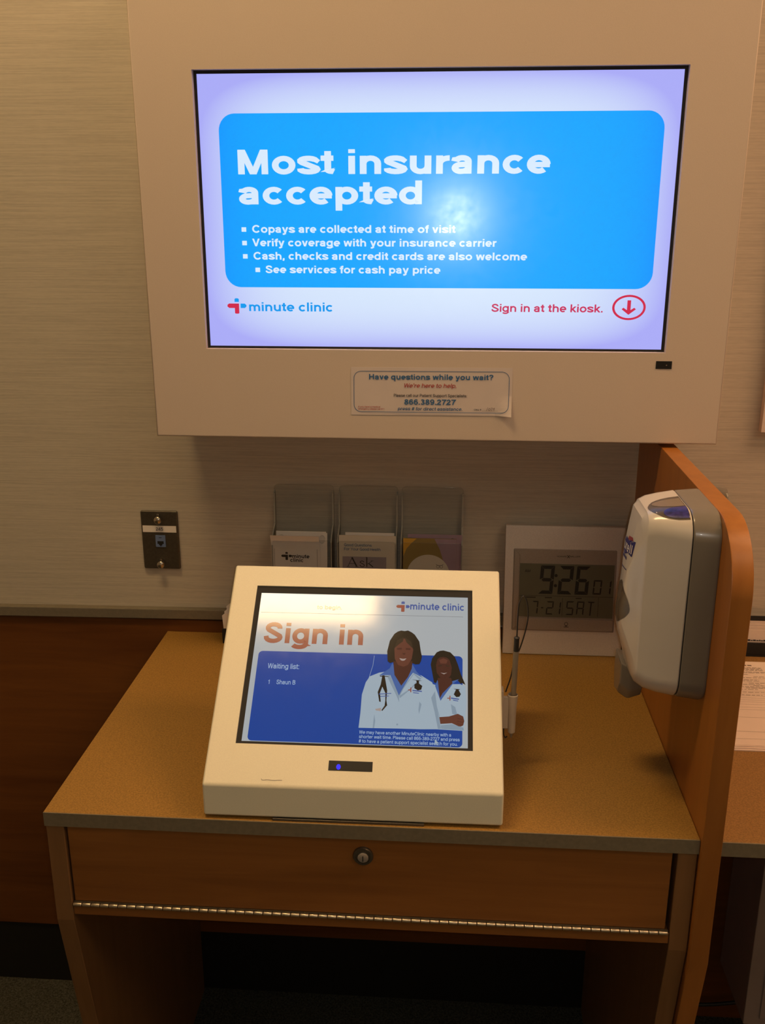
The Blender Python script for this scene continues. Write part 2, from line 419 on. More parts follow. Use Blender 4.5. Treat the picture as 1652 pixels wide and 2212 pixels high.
    if c == 'B': return [[(S, h), (S, 1 - h), (.53, 1 - h)] + _arc(.53, .755, .31 - h, .245 - h, 90, -90, 7)[1:] + [(S, .53)], [(.53, .53)] + _arc(.55, .275, .36 - h, .275 - h, 90, -90, 7) + [(S, h)]], .98
    if c == 'R': return [[(S, 0), (S, 1 - h), (.55, 1 - h)] + _arc(.55, .72, .33 - h, .28 - h, 90, -90, 8)[1:] + [(S, .44 + h)], [(.60, .46)] + [(.80 - h, .34), (.82 - h * .6, 0)]], .97
    if c == 'S': return [[(.83 - h, .70)] + _arc(.46, .735, .37 - h, .28 - h, 0, 215, 10) + _arc(.47, .27, .41 - h, .285 - h, 45, -165, 10)[1:] + [(.05 + h, .33)]], .92
    if c == 'U': return [[(S, 1), (S, .36)] + _arc(.5, .36, .415 - h, .375 - h, 180, 360, 12) + [(.915 - h, 1)]], 1.0
    if c == 'V': return [D(.02 + h, 1, .45, 0), D(.88 - h, 1, .45, 0)], .90
    if c == 'A': return [D(.02 + h, 0, .475, 1), D(.93 - h, 0, .475, 1), [(.20, .27), (.75, .27)]], .96
    if c == 'W': return [D(.02 + h, 1, .34, 0, .95), D(.64, 1, .34, 0, .95), D(.64, 1, .94, 0, .95), D(1.26 - h, 1, .94, 0, .95)], 1.28
    if c == 'Y': return [D(.02 + h, 1, .45, .40), D(.88 - h, 1, .45, .40), [(.45, .46), (.45, 0)]], .90
    if c == '0': return [_arc(.385, .5, .355 - h, .51 - h, 0, 360, 20)], .77
    if c == '1': return [[(.50 - h, 0), (.50 - h, 1)], [(.50 - h, .80), (.12, .72)]], .77
    if c == '2': return [[(.05 + h, .66)] + _arc(.385, .68, .33 - h, .325 - h, 175, -25, 10) + [(.30, .32), (.10, h), (.73, h)]], .77
    if c == '3': return [_arc(.37, .745, .31 - h, .262 - h, 165, -80, 9) + _arc(.375, .27, .345 - h, .282 - h, 80, -165, 10)], .77
    if c == '4': return [[(.74, .24), (.06, .24), (.50, .97)], [(.60 - h, 0), (.60 - h, 1)]], .77
    if c == '5': return [[(.68, 1 - h), (.18, 1 - h), (.13, .52)] + _arc(.375, .33, .35 - h, .34 - h, 140, -160, 11)], .77
    if c == '6': return [_arc(.39, .33, .35 - h, .34 - h, 0, 360, 16), [(.04 + h, .33), (.05 + h, .60)] + _arc(.41, .62, .36 - h, .39 - h, 170, 35, 8)], .77
    if c == '9': return [_arc(.38, .67, .35 - h, .34 - h, 0, 360, 16), [(.73 - h, .67), (.72 - h, .40)] + _arc(.36, .38, .36 - h, .39 - h, -10, -145, 8)], .77
    if c == '7': return [[(.05, 1 - h), (.70, 1 - h), (.40, .45), (.30, 0)]], .77
    if c == '8': return [_arc(.385, .74, .30 - h, .268 - h, 0, 360, 16), _arc(.385, .275, .35 - h, .285 - h, 0, 360, 16)], .77
    if c == '.': return [[(lx, 0), (lx, max(.16, w))]], .15 + w
    if c == ',': return [[(lx, max(.16, w)), (lx, .02), (lx - .07, -.14)]], .15 + w
    if c == ':': return [[(lx, 0), (lx, max(.16, w))], [(lx, X - max(.16, w)), (lx, X)]], .15 + w
    if c == "'": return [[(lx, 1), (lx, .66)]], .15 + w
    if c == '-': return [[(.05, .33), (.42, .33)]], .47
    if c == '?': return [[(.06 + h * .5, .68)] + _arc(.39, .72, .31 - h * .6, .29 - h, 175, -40, 9) + [(.39, .40), (.39, .26)], [(.39, 0), (.39, .16)]], .80
    if c == '#': return [[(.22, 0), (.32, 1)], [(.50, 0), (.60, 1)], [(.04, .66), (.76, .66)], [(.02, .32), (.74, .32)]], .80
    return [], .4
def ribbon(pts, w):
    """left and right outline of a centre line, mitred at the corners"""
    P = [Vector(p) for p in pts]; L, R = [], []
    closed = (P[0] - P[-1]).length < 1e-5 and len(P) > 3
    for i, p in enumerate(P):
        a = P[i] - P[i - 1] if i else (P[-1] - P[-2] if closed else P[1] - P[0])
        b_ = P[i + 1] - P[i] if i < len(P) - 1 else (P[1] - P[0] if closed else P[-1] - P[-2])
        a, b_ = a.normalized(), b_.normalized()
        t_ = a + b_
        t_ = t_.normalized() if t_.length > 1e-4 else a
        n_ = Vector((-t_.y, t_.x)); k = n_.dot(Vector((-a.y, a.x)))
        e = w / 2 / max(k, .42)
        L.append(p + n_ * e); R.append(p - n_ * e)
    return L, R
def text(bm, fr, s, u0, u1, v, cap, n=0.0, wt=.17, shear=0.0, gap=.0):
    """one line of lettering: from u0 to u1, baseline v, capital height cap, stroke weight wt"""
    x = 0.0; quads = []; lift = []                    # strokes that cross are stacked a hair apart
    for c in s:
        st, adv = glyph(c, wt)
        for si, pts in enumerate(st):
            if pts[0] == 'P': quads.append([(q[0] + x + shear * q[1], q[1]) for q in pts[1]]); lift.append(si * 3e-5); continue
            L, R = ribbon(pts, wt)
            for i in range(len(pts) - 1): quads.append([(q.x + x + shear * q.y, q.y) for q in (L[i], R[i], R[i + 1], L[i + 1])]); lift.append(si * 3e-5 + i * 1.5e-6)
        x += adv + gap
    xs = [q[0] for k in quads for q in k]; a, b_ = min(xs), max(xs)
    for k, up in zip(quads, lift):
        vs = [bm.verts.new(fr.p(u0 + (q[0] - a) / (b_ - a) * (u1 - u0), v + q[1] * cap, n + up)) for q in k]
        f = bm.faces.new(vs); f.normal_update()
        if f.normal.dot(fr.N) < 0: f.normal_flip()

def smooth(o, ang=40):
    for p in o.data.polygons: p.use_smooth = True
    o.data.set_sharp_from_angle(angle=math.radians(ang))
    wn = o.modifiers.new('weighted_normal', 'WEIGHTED_NORMAL'); wn.keep_sharp = True; wn.weight = 90
def tag(o, label=None, cat=None, group=None, kind=None):
    for k, v in (('label', label), ('category', cat), ('group', group), ('kind', kind)):
        if v: o[k] = v
    return o
def link(name, bm, mats, parent=None, inv=None, sm=0):
    me = bpy.data.meshes.new(name)
    if inv is not None: bm.transform(inv)
    bm.to_mesh(me); bm.free()
    for m in (mats if isinstance(mats, (list, tuple)) else [mats]): me.materials.append(MATS[m])
    o = bpy.data.objects.new(name, me); COL.objects.link(o)
    if parent is not None: o.parent = parent
    if sm: smooth(o, sm)
    return o
class Thing:
    """an Empty at the thing's base; parts are given in world coordinates unless local"""
    def __init__(s, name, loc, label, cat, rz=0.0, group=None, kind=None):
        s.root = bpy.data.objects.new(name, None); COL.objects.link(s.root)
        s.root.empty_display_size = .03
        s.root.location = loc; s.root.rotation_euler = (0, 0, rz)
        s.mw = Matrix.Translation(loc) @ Matrix.Rotation(rz, 4, 'Z'); s.inv = s.mw.inverted()
        tag(s.root, label, cat, group, kind)
    def part(s, name, bm, mats, parent=None, label=None, sm=0, local=False):
        o = link(name, bm, mats, parent or s.root, None if local else s.inv, sm)
        if label: o['label'] = label
        return o
def solo(name, bm, mats, label=None, cat=None, group=None, kind=None, sm=0):
    xs = [v.co for v in bm.verts]
    c = Vector(((min(p.x for p in xs) + max(p.x for p in xs)) / 2, (min(p.y for p in xs) + max(p.y for p in xs)) / 2, min(p.z for p in xs)))
    o = link(name, bm, mats, None, Matrix.Translation(-c), sm)
    o.location = c
    return tag(o, label, cat, group, kind)

XZ = lambda x, y, z: Fr((x, y, z), (1, 0, 0), (0, 0, 1), (0, -1, 0))      # faces the viewer
YZ = lambda x, y, z: Fr((x, y, z), (0, 1, 0), (0, 0, 1), (1, 0, 0))

# ------------------------------------------------------------------ the room
RX0, RX1, RY0 = -2.6, 3.0, -4.2
def struct(name, x0, x1, y0, y1, z0, z1, mat, bev=0):
    b = bm_new(); box(b, x0, x1, y0, y1, z0, z1, bev); return solo(name, b, mat, kind='structure')
struct('floor', RX0, RX1, RY0, .1, FLOOR - .08, FLOOR, 'carpet')
struct('ceiling', RX0, RX1, RY0, .1, CEIL, CEIL + .08, 'ceiling_tile')
struct('wall_back', RX0, RX1, 0, .1, FLOOR, CEIL, 'wallpaper')
struct('wall_left', RX0 - .1, RX0, RY0, .1, FLOOR, CEIL, 'plain_wall')
struct('wall_right', RX1, RX1 + .1, RY0, .1, FLOOR, CEIL, 'plain_wall')
struct('wall_front', RX0, RX1, RY0 - .1, RY0, FLOOR, CEIL, 'plain_wall')
struct('baseboard_back', RX0, .375, -.006, 0, FLOOR, .0605, 'black_vinyl', .001)
struct('trim_2', RX0, .375, -.009, 0, .0605, .784, 'wood_wainscot')
struct('trim_3', .3755, RX1, -.009, 0, FLOOR, .784, 'wood_wainscot')
b = bm_new(); box(b, RX0, RX1, -.015, 0, .7865, .8065, .0015)
b.transform(Matrix.Translation((-.6, 0, .796)) @ Matrix.Rotation(math.radians(-.55), 4, 'Y') @ Matrix.Translation((.6, 0, -.796)))
solo('trim_1', b, 'rail_grey', kind='structure')

# ------------------------------------------------------------------ ceiling lamps
def troffer(x0, x1, y0, y1, mat, label):
    t = Thing('ceiling_light', ((x0 + x1) / 2, (y0 + y1) / 2, CEIL), label, 'light', group='ceiling light panels')
    fr = Fr((0, 0, CEIL), (1, 0, 0), (0, -1, 0), (0, 0, -1))
    b = bm_new()
    o = rect(x0 - .03, x1 + .03, -y1 - .03, -y0 + .03); i = rect(x0, x1, -y1, -y0)
    ringflat(b, fr, o, i, .012); ringflat(b, fr, o, i, .0005)
    for q in (o, i):
        for k in range(4):
            a, c = q[k], q[(k + 1) % 4]
            b.faces.new([b.verts.new(p) for p in (fr.p(*a, .0005), fr.p(*c, .0005), fr.p(*c, .012), fr.p(*a, .012))])
    t.part('lamp_frame', b, 'metal_white')
    b = bm_new(); box(b, x0, x1, y0, y1, CEIL - .006, CEIL - .001)
    t.part('diffuser', b, mat)
troffer(-.85, -.20, -.80, -.58, 'lamp_key', 'narrow warm ceiling light panel above the desk')
troffer(.95, 2.15, -1.00, -.40, 'lamp_right', 'wide ceiling light panel to the right of the partition')
troffer(.70, 1.90, -2.20, -1.60, 'lamp_front', 'wide ceiling light panel right of the viewer')  # fill added to lift the housing front and shade the left wall
troffer(-1.9, -.7, -3.3, -2.7, 'lamp_rear', 'wide ceiling light panel behind the viewer, left one')  # unseen pair, added as frontal fill
troffer(.9, 2.1, -3.3, -2.7, 'lamp_rear', 'wide ceiling light panel behind the viewer, right one')

# ------------------------------------------------------------------ wall housing of the television
HX0, HX1, HY, HZ0, HZ1 = -.4403, .4462, -.1856, 1.1841, 1.90
OX0, OX1, OZ0, OZ1 = -.3514, .3556, 1.3255, 1.7262
t = Thing('display_housing', ((HX0 + HX1) / 2, 0, HZ0), 'large cream painted wall housing framing the wide blue screen', 'housing')
b = bm_new(); f0 = XZ(0, 0, 0)
def quad(bm, *ps): bm.faces.new([bm.verts.new(p) for p in ps])
def frame_solid(bm, o, i, n0, n1):
    """rectangular frame (outer rect o, inner rect i as x0,x1,z0,z1) from y=n0 (front) to y=n1"""
    O = [(o[0], o[2]), (o[1], o[2]), (o[1], o[3]), (o[0], o[3])]; I = [(i[0], i[2]), (i[1], i[2]), (i[1], i[3]), (i[0], i[3])]
    vs = {}
    for key, pts, y in (('of', O, n0), ('ob', O, n1), ('if', I, n0), ('ib', I, n1)):
        vs[key] = [bm.verts.new((x, y, z)) for x, z in pts]
    fs = []
    for k in range(4):
        j = (k + 1) % 4
        for A, B in (('of', 'if'), ('ib', 'ob'), ('if', 'ib'), ('ob', 'of')):
            fs.append(bm.faces.new((vs[A][k], vs[A][j], vs[B][j], vs[B][k])))
    bmesh.ops.recalc_face_normals(bm, faces=fs)
    es = [e for e in bm.edges if all(v in vs['of'] for v in e.verts)]
    return es
es = frame_solid(b, (HX0, HX1, HZ0, HZ1), (OX0, OX1, OZ0, OZ1), HY, -.001)
bmesh.ops.bevel(b, geom=es, offset=.003, segments=3, profile=.5, affect='EDGES')
housing_shell = t.part('housing_shell', b, 'housing_paint', sm=40)
b = bm_new(); box(b, .3427, .3666, HY - .0008, HY + .004, 1.3013, 1.3131, .0004)
t.part('receiver_window', b, 'black_plastic', label='small black receiver window')
b = bm_new(); lathe(b, (.3585, HY - .0007, 1.3068), (0, -1, 0), [(.0010, 0), (.0010, .0004), (0, .0005)], 10)
t.part('receiver_eye', b, 'ink_grey')

# ------------------------------------------------------------------ television
SX0, SX1, SZ0, SZ1, SY = -.3471, .3509, 1.329, 1.7216, -.1736
t = Thing('television', ((SX0 + SX1) / 2, SY, (SZ0 + SZ1) / 2), 'wide flat television lit with a blue insurance message', 'television')
b = bm_new(); frame_solid(b, (OX0 + .0002, OX1 - .0002, OZ0 + .0002, OZ1 - .0002), (SX0, SX1, SZ0, SZ1), SY - .0015, SY + .05)
t.part('bezel', b, 'black_plastic')
b = bm_new(); box(b, SX0, SX1, SY, SY + .04, SZ0, SZ1)
disp = t.part('display', b, 'tv_white')
F = XZ(SX0, SY, SZ0)
CW, L1, L2 = .0004, .0004, .0008
b = bm_new(); poly(b, F, rrect(.029, .6765, .090, .339, .024, 8), L1)
t.part('blue_card', b, 'tv_blue', disp)
def tvline(s, u0, u1, v, cap, mat='tv_text', bold=.20):
    b = bm_new(); text(b, F, s, u0, u1, v, cap, L2, bold); return t.part('lettering', b, mat, disp)
tvline('Most insurance', .0555, .5172, .2545, .0345, bold=.215)
tvline('accepted', .0545, .3302, .2118, .0335, bold=.215)
tvline('Copays are collected at time of visit', .0733, .3813, .1708, .0112)
tvline('Verify coverage with your insurance carrier', .0727, .4427, .1510, .0112)
tvline('Cash, checks and credit cards are also welcome', .0738, .4890, .1314, .0112)
tvline('See services for cash pay price', .0917, .3595, .1114, .0112)
for u, v in ((.057, .172), (.0572, .1522), (.0575, .1326), (.076, .1126)):
    b = bm_new(); poly(b, F, rect(u, u + .0072, v + .0002, v + .0068), L2); t.part('bullet', b, 'tv_text', disp)
def cross_logo(thing, fr, cu, cv, h, n, red, blue, parent, k=1.0):
    """plus-shaped mark: red left and lower arm, blue upper and right arm"""
    q = .30 * h; a = .5 * h
    b = bm_new()
    pts = [(-a * 1.25 * k, -q * .0 + q * .5 - q * .5)]
    pts = [(-a * 1.3 * k + q * .4, q * .5), (q * .5, q * .5), (q * .5, -a), (q * .25, -a * 1.06), (-q * .25, -a * 1.06), (-q * .5, -a), (-q * .5, -q * .5), (-a * 1.3 * k + q * .4, -q * .5), (-a * 1.3 * k, -q * .2), (-a * 1.3 * k, q * .2)]
    poly(b, fr, [(cu + x, cv + y) for x, y in pts], n); thing.part('logo_mark', b, red, parent)
    b = bm_new()
    poly(b, fr, [(cu + x, cv + y) for x, y in ((-q * .5, q * .85), (q * .5, q * .85), (q * .5, a * .9), (q * .25, a), (-q * .25, a), (-q * .5, a * .9))], n)
    thing.part('logo_mark', b, blue, parent)
    b = bm_new()
    poly(b, fr, [(cu + x, cv + y) for x, y in ((q * .85, q * .5), (a * 1.1 * k, q * .5), (a * 1.32 * k, q * .15), (a * 1.32 * k, -q * .15), (a * 1.1 * k, -q * .5), (q * .85, -q * .5))], n)
    thing.part('logo_mark', b, blue, parent)
cross_logo(t, F, .0447, .0618, .0228, L2, 'tv_red', 'tv_cyan', disp)
tvline('minute clinic', .0638, .1939, .0538, .0136, 'tv_cyan', .19)
tvline('Sign in at the kiosk.', .4383, .6061, .0552, .0118, 'tv_pink', .18)
b = bm_new(); ringflat(b, F, ell(.645, .0628, .0250, .0188, 40), ell(.645, .0628, .0215, .0157, 40), L2)
t.part('arrow_circle', b, 'tv_red', disp)
b = bm_new(); poly(b, F, [(.6422, .0735), (.6476, .0735), (.6476, .0590), (.6530, .0625), (.6556, .0602), (.6449, .0520), (.6342, .0602), (.6368, .0625), (.6422, .0590)], L2)
t.part('arrow', b, 'tv_red', disp)

# ------------------------------------------------------------------ paper notice on the housing
t = Thing('paper_notice', (.0014, HY, 1.2245), 'small white paper notice with blue border taped under the television', 'notice')
NX, NZ, NW, NH = -.1240, 1.2245, .2505, .0752
def npt(u, v):
    lift = max(0, (u / NW - .90) / .10) * max(0, (.45 - v / NH) / .45)
    return Vector((NX + u, HY - .0006 - .009 * lift ** 1.4, NZ + v + .0010 * (u / NW - .5)))
b = bm_new(); gx, gz = 40, 12
for back in (0, 1):
    G = [[b.verts.new(npt(NW * i / gx, NH * j / gz) + Vector((0, .0003 * back, 0))) for i in range(gx + 1)] for j in range(gz + 1)]
    for j in range(gz):
        for i in range(gx):
            q = (G[j][i], G[j][i + 1], G[j + 1][i + 1], G[j + 1][i]); b.faces.new(q[::-1] if back else q)
bmesh.ops.bridge_loops(b, edges=[e for e in b.edges if len(e.link_faces) == 1])
sheet = t.part('sheet', b, 'paper_notice')
NF = Fr((NX, HY - .0006, NZ), (1, 0, .004), (-.004, 0, 1), (0, -1, 0))
o_, i_ = rrect(.0040, .2462, .0045, .0695, .012, 8), rrect(.0048, .2454, .0053, .0687, .0112, 8)
b = bm_new()
A = [b.verts.new(npt(u, v) + Vector((0, -.0004, 0))) for u, v in o_]; B_ = [b.verts.new(npt(u, v) + Vector((0, -.0004, 0))) for u, v in i_]
for k in range(len(o_)): b.faces.new((A[k], A[(k + 1) % len(o_)], B_[(k + 1) % len(o_)], B_[k]))
t.part('printed_border', b, 'ink_blue', sheet)
def nline(s, u0, u1, v, cap, mat, bold=.17, shear=0):
    b = bm_new(); text(b, NF, s, u0, u1, v, cap, .0005, bold, shear); t.part('lettering', b, mat, sheet)
nline('Have questions while you wait?', .0285, .2215, .0558, .0084, 'ink_blue', .2)
nline("We're here to help.", .0837, .1645, .0432, .0068, 'ink_red', .15, .18)
nline('Please call our Patient Support Specialists:', .0671, .1814, .0287, .0046, 'ink_black', .15)
nline('866.389.2727', .0835, .1651, .0165, .0084, 'ink_blue', .19)
nline('press # for direct assistance.', .0730, .1744, .0074, .0052, 'ink_blue', .16, .18)
nline('If you have a medical', .011, .0459, .0112, .0026, 'ink_red', .14, .1)
nline('emergency please call 911.', .011, .0530, .0077, .0026, 'ink_red', .14, .1)
nline('Clinic #', .1928, .2038, .0080, .0026, 'ink_black', .14)
b = bm_new()
for q in ([(.2118, .0075), (.2142, .0128)], [(.2160, .0112), (.2150, .0090), (.2165, .0078), (.2182, .0095), (.2172, .0118), (.2160, .0112)], [(.2190, .0122), (.2214, .0122), (.2196, .0078)], [(.2240, .0120), (.2226, .0106), (.2242, .0102), (.2244, .0122), (.2236, .0080)]):
    stroke(b, NF, q, .0005, .0006)
stroke(b, NF, [(.2055, .0072), (.2350, .0074)], .0003, .0006)
t.part('handwriting', b, 'ink_grey', sheet)

# ------------------------------------------------------------------ jack plate on the wall
PX, PZ = -.5395, .8867
t = Thing('wall_jack_plate', (PX + .035, 0, PZ), 'dark steel wall plate with blue data jack and white 245 strip', 'wall plate')
b = bm_new(); slab(b, XZ(PX, 0, PZ), rrect(0, .070, 0, .114, .003, 4), .0, .0062, .0022, 3)
t.part('plate', b, 'steel', sm=35)
PF = XZ(PX, -.0062, PZ)
for z in (.0985, .0110):
    b = bm_new(); c = PF.p(.0345, z)
    lathe(b, c, (0, -1, 0), [(.0034, -.001), (.0034, .006), (.0072, .0065), (.0075, .0085), (.006, .0105), (.003, .0115), (0, .0118)], 20)
    st = t.part('mounting_stud', b, 'chrome', sm=50)
    b = bm_new(); c2 = PF.p(.0345, z + (.0075 if z > .05 else .0068))
    box(b, c2.x - .0022, c2.x + .0022, c2.y - .0045, c2.y + .0002, c2.z - .0035, c2.z + .0035, .0006)
    t.part('stud_screw', b, 'chrome', st)
b = bm_new(); slab(b, PF, rect(.0030, .0665, .0728, .0855), .0001, .0004)
lab = t.part('label_strip', b, 'paper')
b = bm_new(); text(b, PF, '245', .0275, .0415, .0762, .0062, .0006, .15); t.part('lettering', b, 'ink_black', lab)
b = bm_new(); slab(b, PF, rrect(.0262, .0452, .0440, .0672, .001, 3), .0001, .0022, .0006, 2)
jk = t.part('data_jack', b, 'jack_blue')
b = bm_new(); poly(b, PF, [(.0298, .0560), (.0298, .0505), (.0325, .0505), (.0325, .0480), (.0345, .0480), (.0345, .0460), (.0370, .0460), (.0370, .0480), (.0390, .0480), (.0390, .0505), (.0416, .0505), (.0416, .0560)], .0024)
poly(b, PF, rect(.0330, .0382, .0625, .0635), .0024)
t.part('jack_opening', b, 'black_matte', jk)

# ------------------------------------------------------------------ clear leaflet holder with three pockets
def acrylic_pocket(t, x0, x1, z0, z1, zf, depth, name='pocket'):
    b = bm_new()
    slab(b, XZ(0, 0, 0), rrect(x0, x1, z0, z1, .008, 5), .002, .0045, .0008, 2, 1)           # back
    slab(b, XZ(0, 0, 0), rrect(x0 + .001, x1 - .001, z0, zf, .006, 5), depth - .0025, depth, .0008, 2, 1)  # front
    for x in (x0, x1 - .0025):
        slab(b, YZ(x, 0, 0), [(-.0046, z0), (-.0046, z1 - .010), (-.012, z1 - .014), (-.016, zf + .02), (-depth + .012, zf + .006), (-depth + .0026, zf - .004), (-depth + .0026, z0)], 0, .0025, 0, 2, 1)
    box(b, x0 + .0026, x1 - .0026, -depth + .0026, -.0046, z0, z0 + .0025)
    for sx in (x0 + .018, x1 - .018):                                                       # rounded catch tabs
        slab(b, XZ(0, 0, 0), ell(sx, zf + .0005, .0055, .0075, 14), depth - .0085, depth - .0065, 0, 2, 1)
    return t.part(name, b, ['acrylic', 'acrylic_edge'], sm=30)
t = Thing('leaflet_holder', (-.114, 0, .86), 'clear acrylic wall holder with three side by side leaflet pockets', 'leaflet holder')
for x0, x1 in ((-.2862, -.1762), (-.1668, -.0592), (-.0522, .0592)):
    acrylic_pocket(t, x0, x1, .84, 1.0565, .9655, .052)
def leaflet(x0, x1, z0, z1, y0, y1, th, mat, label, cat='leaflet', lean=0.0, curl=0.0, skew=0.0, group=None):
    """a leaflet standing in a pocket, y0 at its foot, y1 at its top; curl bends the top forward"""
    t = Thing('leaflet', ((x0 + x1) / 2, y0, z0), label, 'leaflet', group=group)
    b = bm_new(); k = 10; rows = []
    for j in range(k + 1):
        s = j / k; y = y0 + (y1 - y0) * s - curl * max(0, (s - .7) / .3) ** 2; z = z0 + (z1 - z0) * s - curl * .25 * max(0, (s - .7) / .3) ** 2
        rows.append([(x0 + skew * s, y, z), (x1 + skew * s, y, z + skew * .05)])
    for n_, sg in ((0, 1), (th, -1)):
        vs = [[b.verts.new((p[0], p[1] + n_, p[2])) for p in r] for r in rows]
        for j in range(k):
            q = (vs[j][0], vs[j][1], vs[j + 1][1], vs[j + 1][0]); b.faces.new(q if sg > 0 else q[::-1])
    bmesh.ops.remove_doubles(b, verts=b.verts[:], dist=1e-6)
    bd = [e for e in b.edges if len(e.link_faces) == 1]
    bmesh.ops.bridge_loops(b, edges=bd)
    bmesh.ops.recalc_face_normals(b, faces=b.faces[:])
    p = t.part('sheet', b, mat, sm=50)
    d = Vector((skew, y1 - y0, z1 - z0)).normalized()
    return t, p, Fr((x0, y0, z0), (1, 0, 0), (0, d.y, d.z), (0, -d.z, d.y))
def serif_ask(b, fr, u0, u1, v, cap, n):
    k = (u1 - u0) / 2.35
    def st(pts, w_):
        L, R = ribbon([(u0 + x * k, v + y * cap) for x, y in pts], w_ * cap)
        for i in range(len(pts) - 1): poly(b, fr, [tuple(q) for q in (L[i], R[i], R[i + 1], L[i + 1])], n)
    st([(.12, .03), (.50, 1.0)], .05); st([(.46, .98), (.86, .03)], .14); st([(.24, .34), (.70, .34)], .05)
    st([(.02, .02), (.26, .02)], .04); st([(.72, .02), (1.0, .02)], .04)
    st([(1.46, .50)] + _arc(1.30, .50, .15, .13, 20, 200, 7) + _arc(1.32, .17, .17, .15, 50, -160, 8) + [(1.14, .22)], .075)
    st([(1.70, .02), (1.70, 1.02)], .10); st([(1.60, 1.0), (1.72, 1.0)], .04); st([(1.72, .28), (2.14, .64)], .045); st([(1.86, .38), (2.22, .02)], .10); st([(2.02, .66), (2.26, .66)], .035)
GL = 'leaflets standing in the clear wall holder'
Y0 = -.0485
leaflet(-.2790, -.1880, .850, .9795, -.0440, -.0425, .0008, 'paper', 'rearmost plain white leaflet in the left clear pocket', group=GL, skew=.001)
leaflet(-.2765, -.1862, .850, .9775, -.0455, -.0440, .0008, 'paper', 'plain white leaflet second from the front in the left pocket', group=GL, skew=.0015)
t, p, lf = leaflet(-.2868, -.1985, .850, .9780, Y0, Y0 + .0010, .0010, 'paper', 'white leaflet with black plus logo in the left clear pocket', group=GL, curl=.010)
def lpt(x, z): return (x - p_x0, (z - .850) / 1.0)
p_x0 = -.2868
o_, i_ = rrect(.0055, .0840, -.02 + .02, .1050, .006, 6), rrect(.0060, .0835, .0005, .1045, .0055, 6)
b = bm_new(); ringflat(b, lf, o_, i_, .0007); t.part('printed_border', b, 'ink_grey', p)
cross_logo(t, lf, .0278, .0840, .0150, .0008, 'ink_black', 'ink_black', p)
b = bm_new(); text(b, lf, 'minute', .0380, .0695, .0803, .0072, .0008, .19); t.part('lettering', b, 'ink_black', p)
b = bm_new(); text(b, lf, 'clinic', .0340, .0580, .0727, .0072, .0008, .19); t.part('lettering', b, 'ink_black', p)

leaflet(-.1510, -.0625, .850, .9800, -.0440, -.0430, .0008, 'paper', 'plain white leaflet behind the question leaflet in the middle pocket', group=GL, skew=-.001)
t, p, lf = leaflet(-.1632, -.0606, .850, .9758, Y0, Y0 + .0010, .0010, 'paper_cream', 'cream leaflet about good questions with blue heading in middle pocket', group=GL)
b = bm_new(); text(b, lf, 'Good Questions', .0094, .0593, .1052, .0052, .0006, .13); t.part('lettering', b, 'ink_blue', p)
b = bm_new(); text(b, lf, 'For Your Good Health', .0093, .0753, .0975, .0052, .0006, .13); t.part('lettering', b, 'ink_blue', p)
b = bm_new(); poly(b, lf, rect(.0061, .0856, .030, .0856), .0004); t.part('printed_panel', b, 'ink_violet', p)
b = bm_new(); serif_ask(b, lf, .0133, .0645, .0660, .0185, .0006); t.part('lettering', b, 'ink_black', p)

leaflet(-.0400, .0575, .850, .9790, -.0440, -.0430, .0008, 'ink_lilac', 'lilac leaflet behind the yellow and olive one in right pocket', group=GL, skew=.0005)
t, p, lf = leaflet(-.0472, .0480, .850, .9730, Y0, Y0 + .0010, .0010, 'ink_olive', 'olive leaflet with yellow corner and cream circle in right pocket', group=GL)
b = bm_new(); poly(b, lf, [(.0002, .1225), (.0002, .088), (.0060, .103), (.0140, .1130), (.0240, .1225)], .0003); t.part('printed_corner', b, 'ink_yellow', p)
b = bm_new(); poly(b, lf, [(.0950, .1225), (.0950, .045), (.0780, .060), (.0720, .082), (.0660, .1020), (.0560, .1225)], .0003); t.part('printed_panel', b, 'ink_lilac', p)
b = bm_new(); poly(b, lf, ell(.0455, .0540, .0385, .0385, 40), .0005); t.part('printed_circle', b, 'paper_cream', p)
b = bm_new()
for cx in (.0628, .0690): ringflat(b, lf, ell(cx, .0700, .0028, .0028, 16), ell(cx, .0700, .0022, .0022, 16), .0007)
stroke(b, lf, [(.0598, .0745), (.0622, .0726), (.0659, .0722), (.0696, .0726), (.0720, .0745)], .0007, .0007)
t.part('printed_eyes', b, 'ink_black', p)

# ------------------------------------------------------------------ the desk
DX0, DX1, DY = -.5022, .3620, -.5986
t = Thing('desk', (-.07, -.30, FLOOR), 'wood sign-in desk with speckled tan top and a locked flip-down drawer', 'desk')
b = bm_new(); box(b, DX0, DX1, DY + .0016, -.0095, TOP - .0205, TOP, .0004, 1)
t.part('desk_top', b, 'laminate_top')
b = bm_new(); box(b, DX0, DX1, DY, DY + .0015, TOP - .0207, TOP - .0001)
t.part('edge_band', b, 'edge_band', label='grey brown front edge band')
prof = [(DY + .002, TOP - .021), (DY + .002, .586), (-.475, FLOOR), (-.0105, FLOOR), (-.0105, TOP - .021)]
for x in (DX0 + .001, DX1 - .0255):
    b = bm_new(); slab(b, YZ(x, 0, 0), prof, 0, .0245, .0008, 1); sp = t.part('side_panel', b, 'wood_frame')
b = bm_new(); box(b, -.4735, .3305, DY + .005, DY + .023, .6165, TOP - .0220, .001)
dr = t.part('drawer_front', b, 'wood_front')
b = bm_new(); c = Vector((-.0720, DY + .005, .7115))
lathe(b, c, (0, -1, 0), [(.0135, -.001), (.0138, .0020), (.0128, .0038), (.0100, .0040), (.0095, .0028), (0, .0028)], 28)
lk = t.part('lock', b, 'steel', dr, sm=35)
b = bm_new(); lathe(b, c + Vector((0, -.0028, -.0012)), (0, -1, 0), [(.0072, 0), (.0072, .0018), (.0060, .0026), (0, .0028)], 22)
t.part('lock_core', b, 'silver_dark', dr, sm=35)
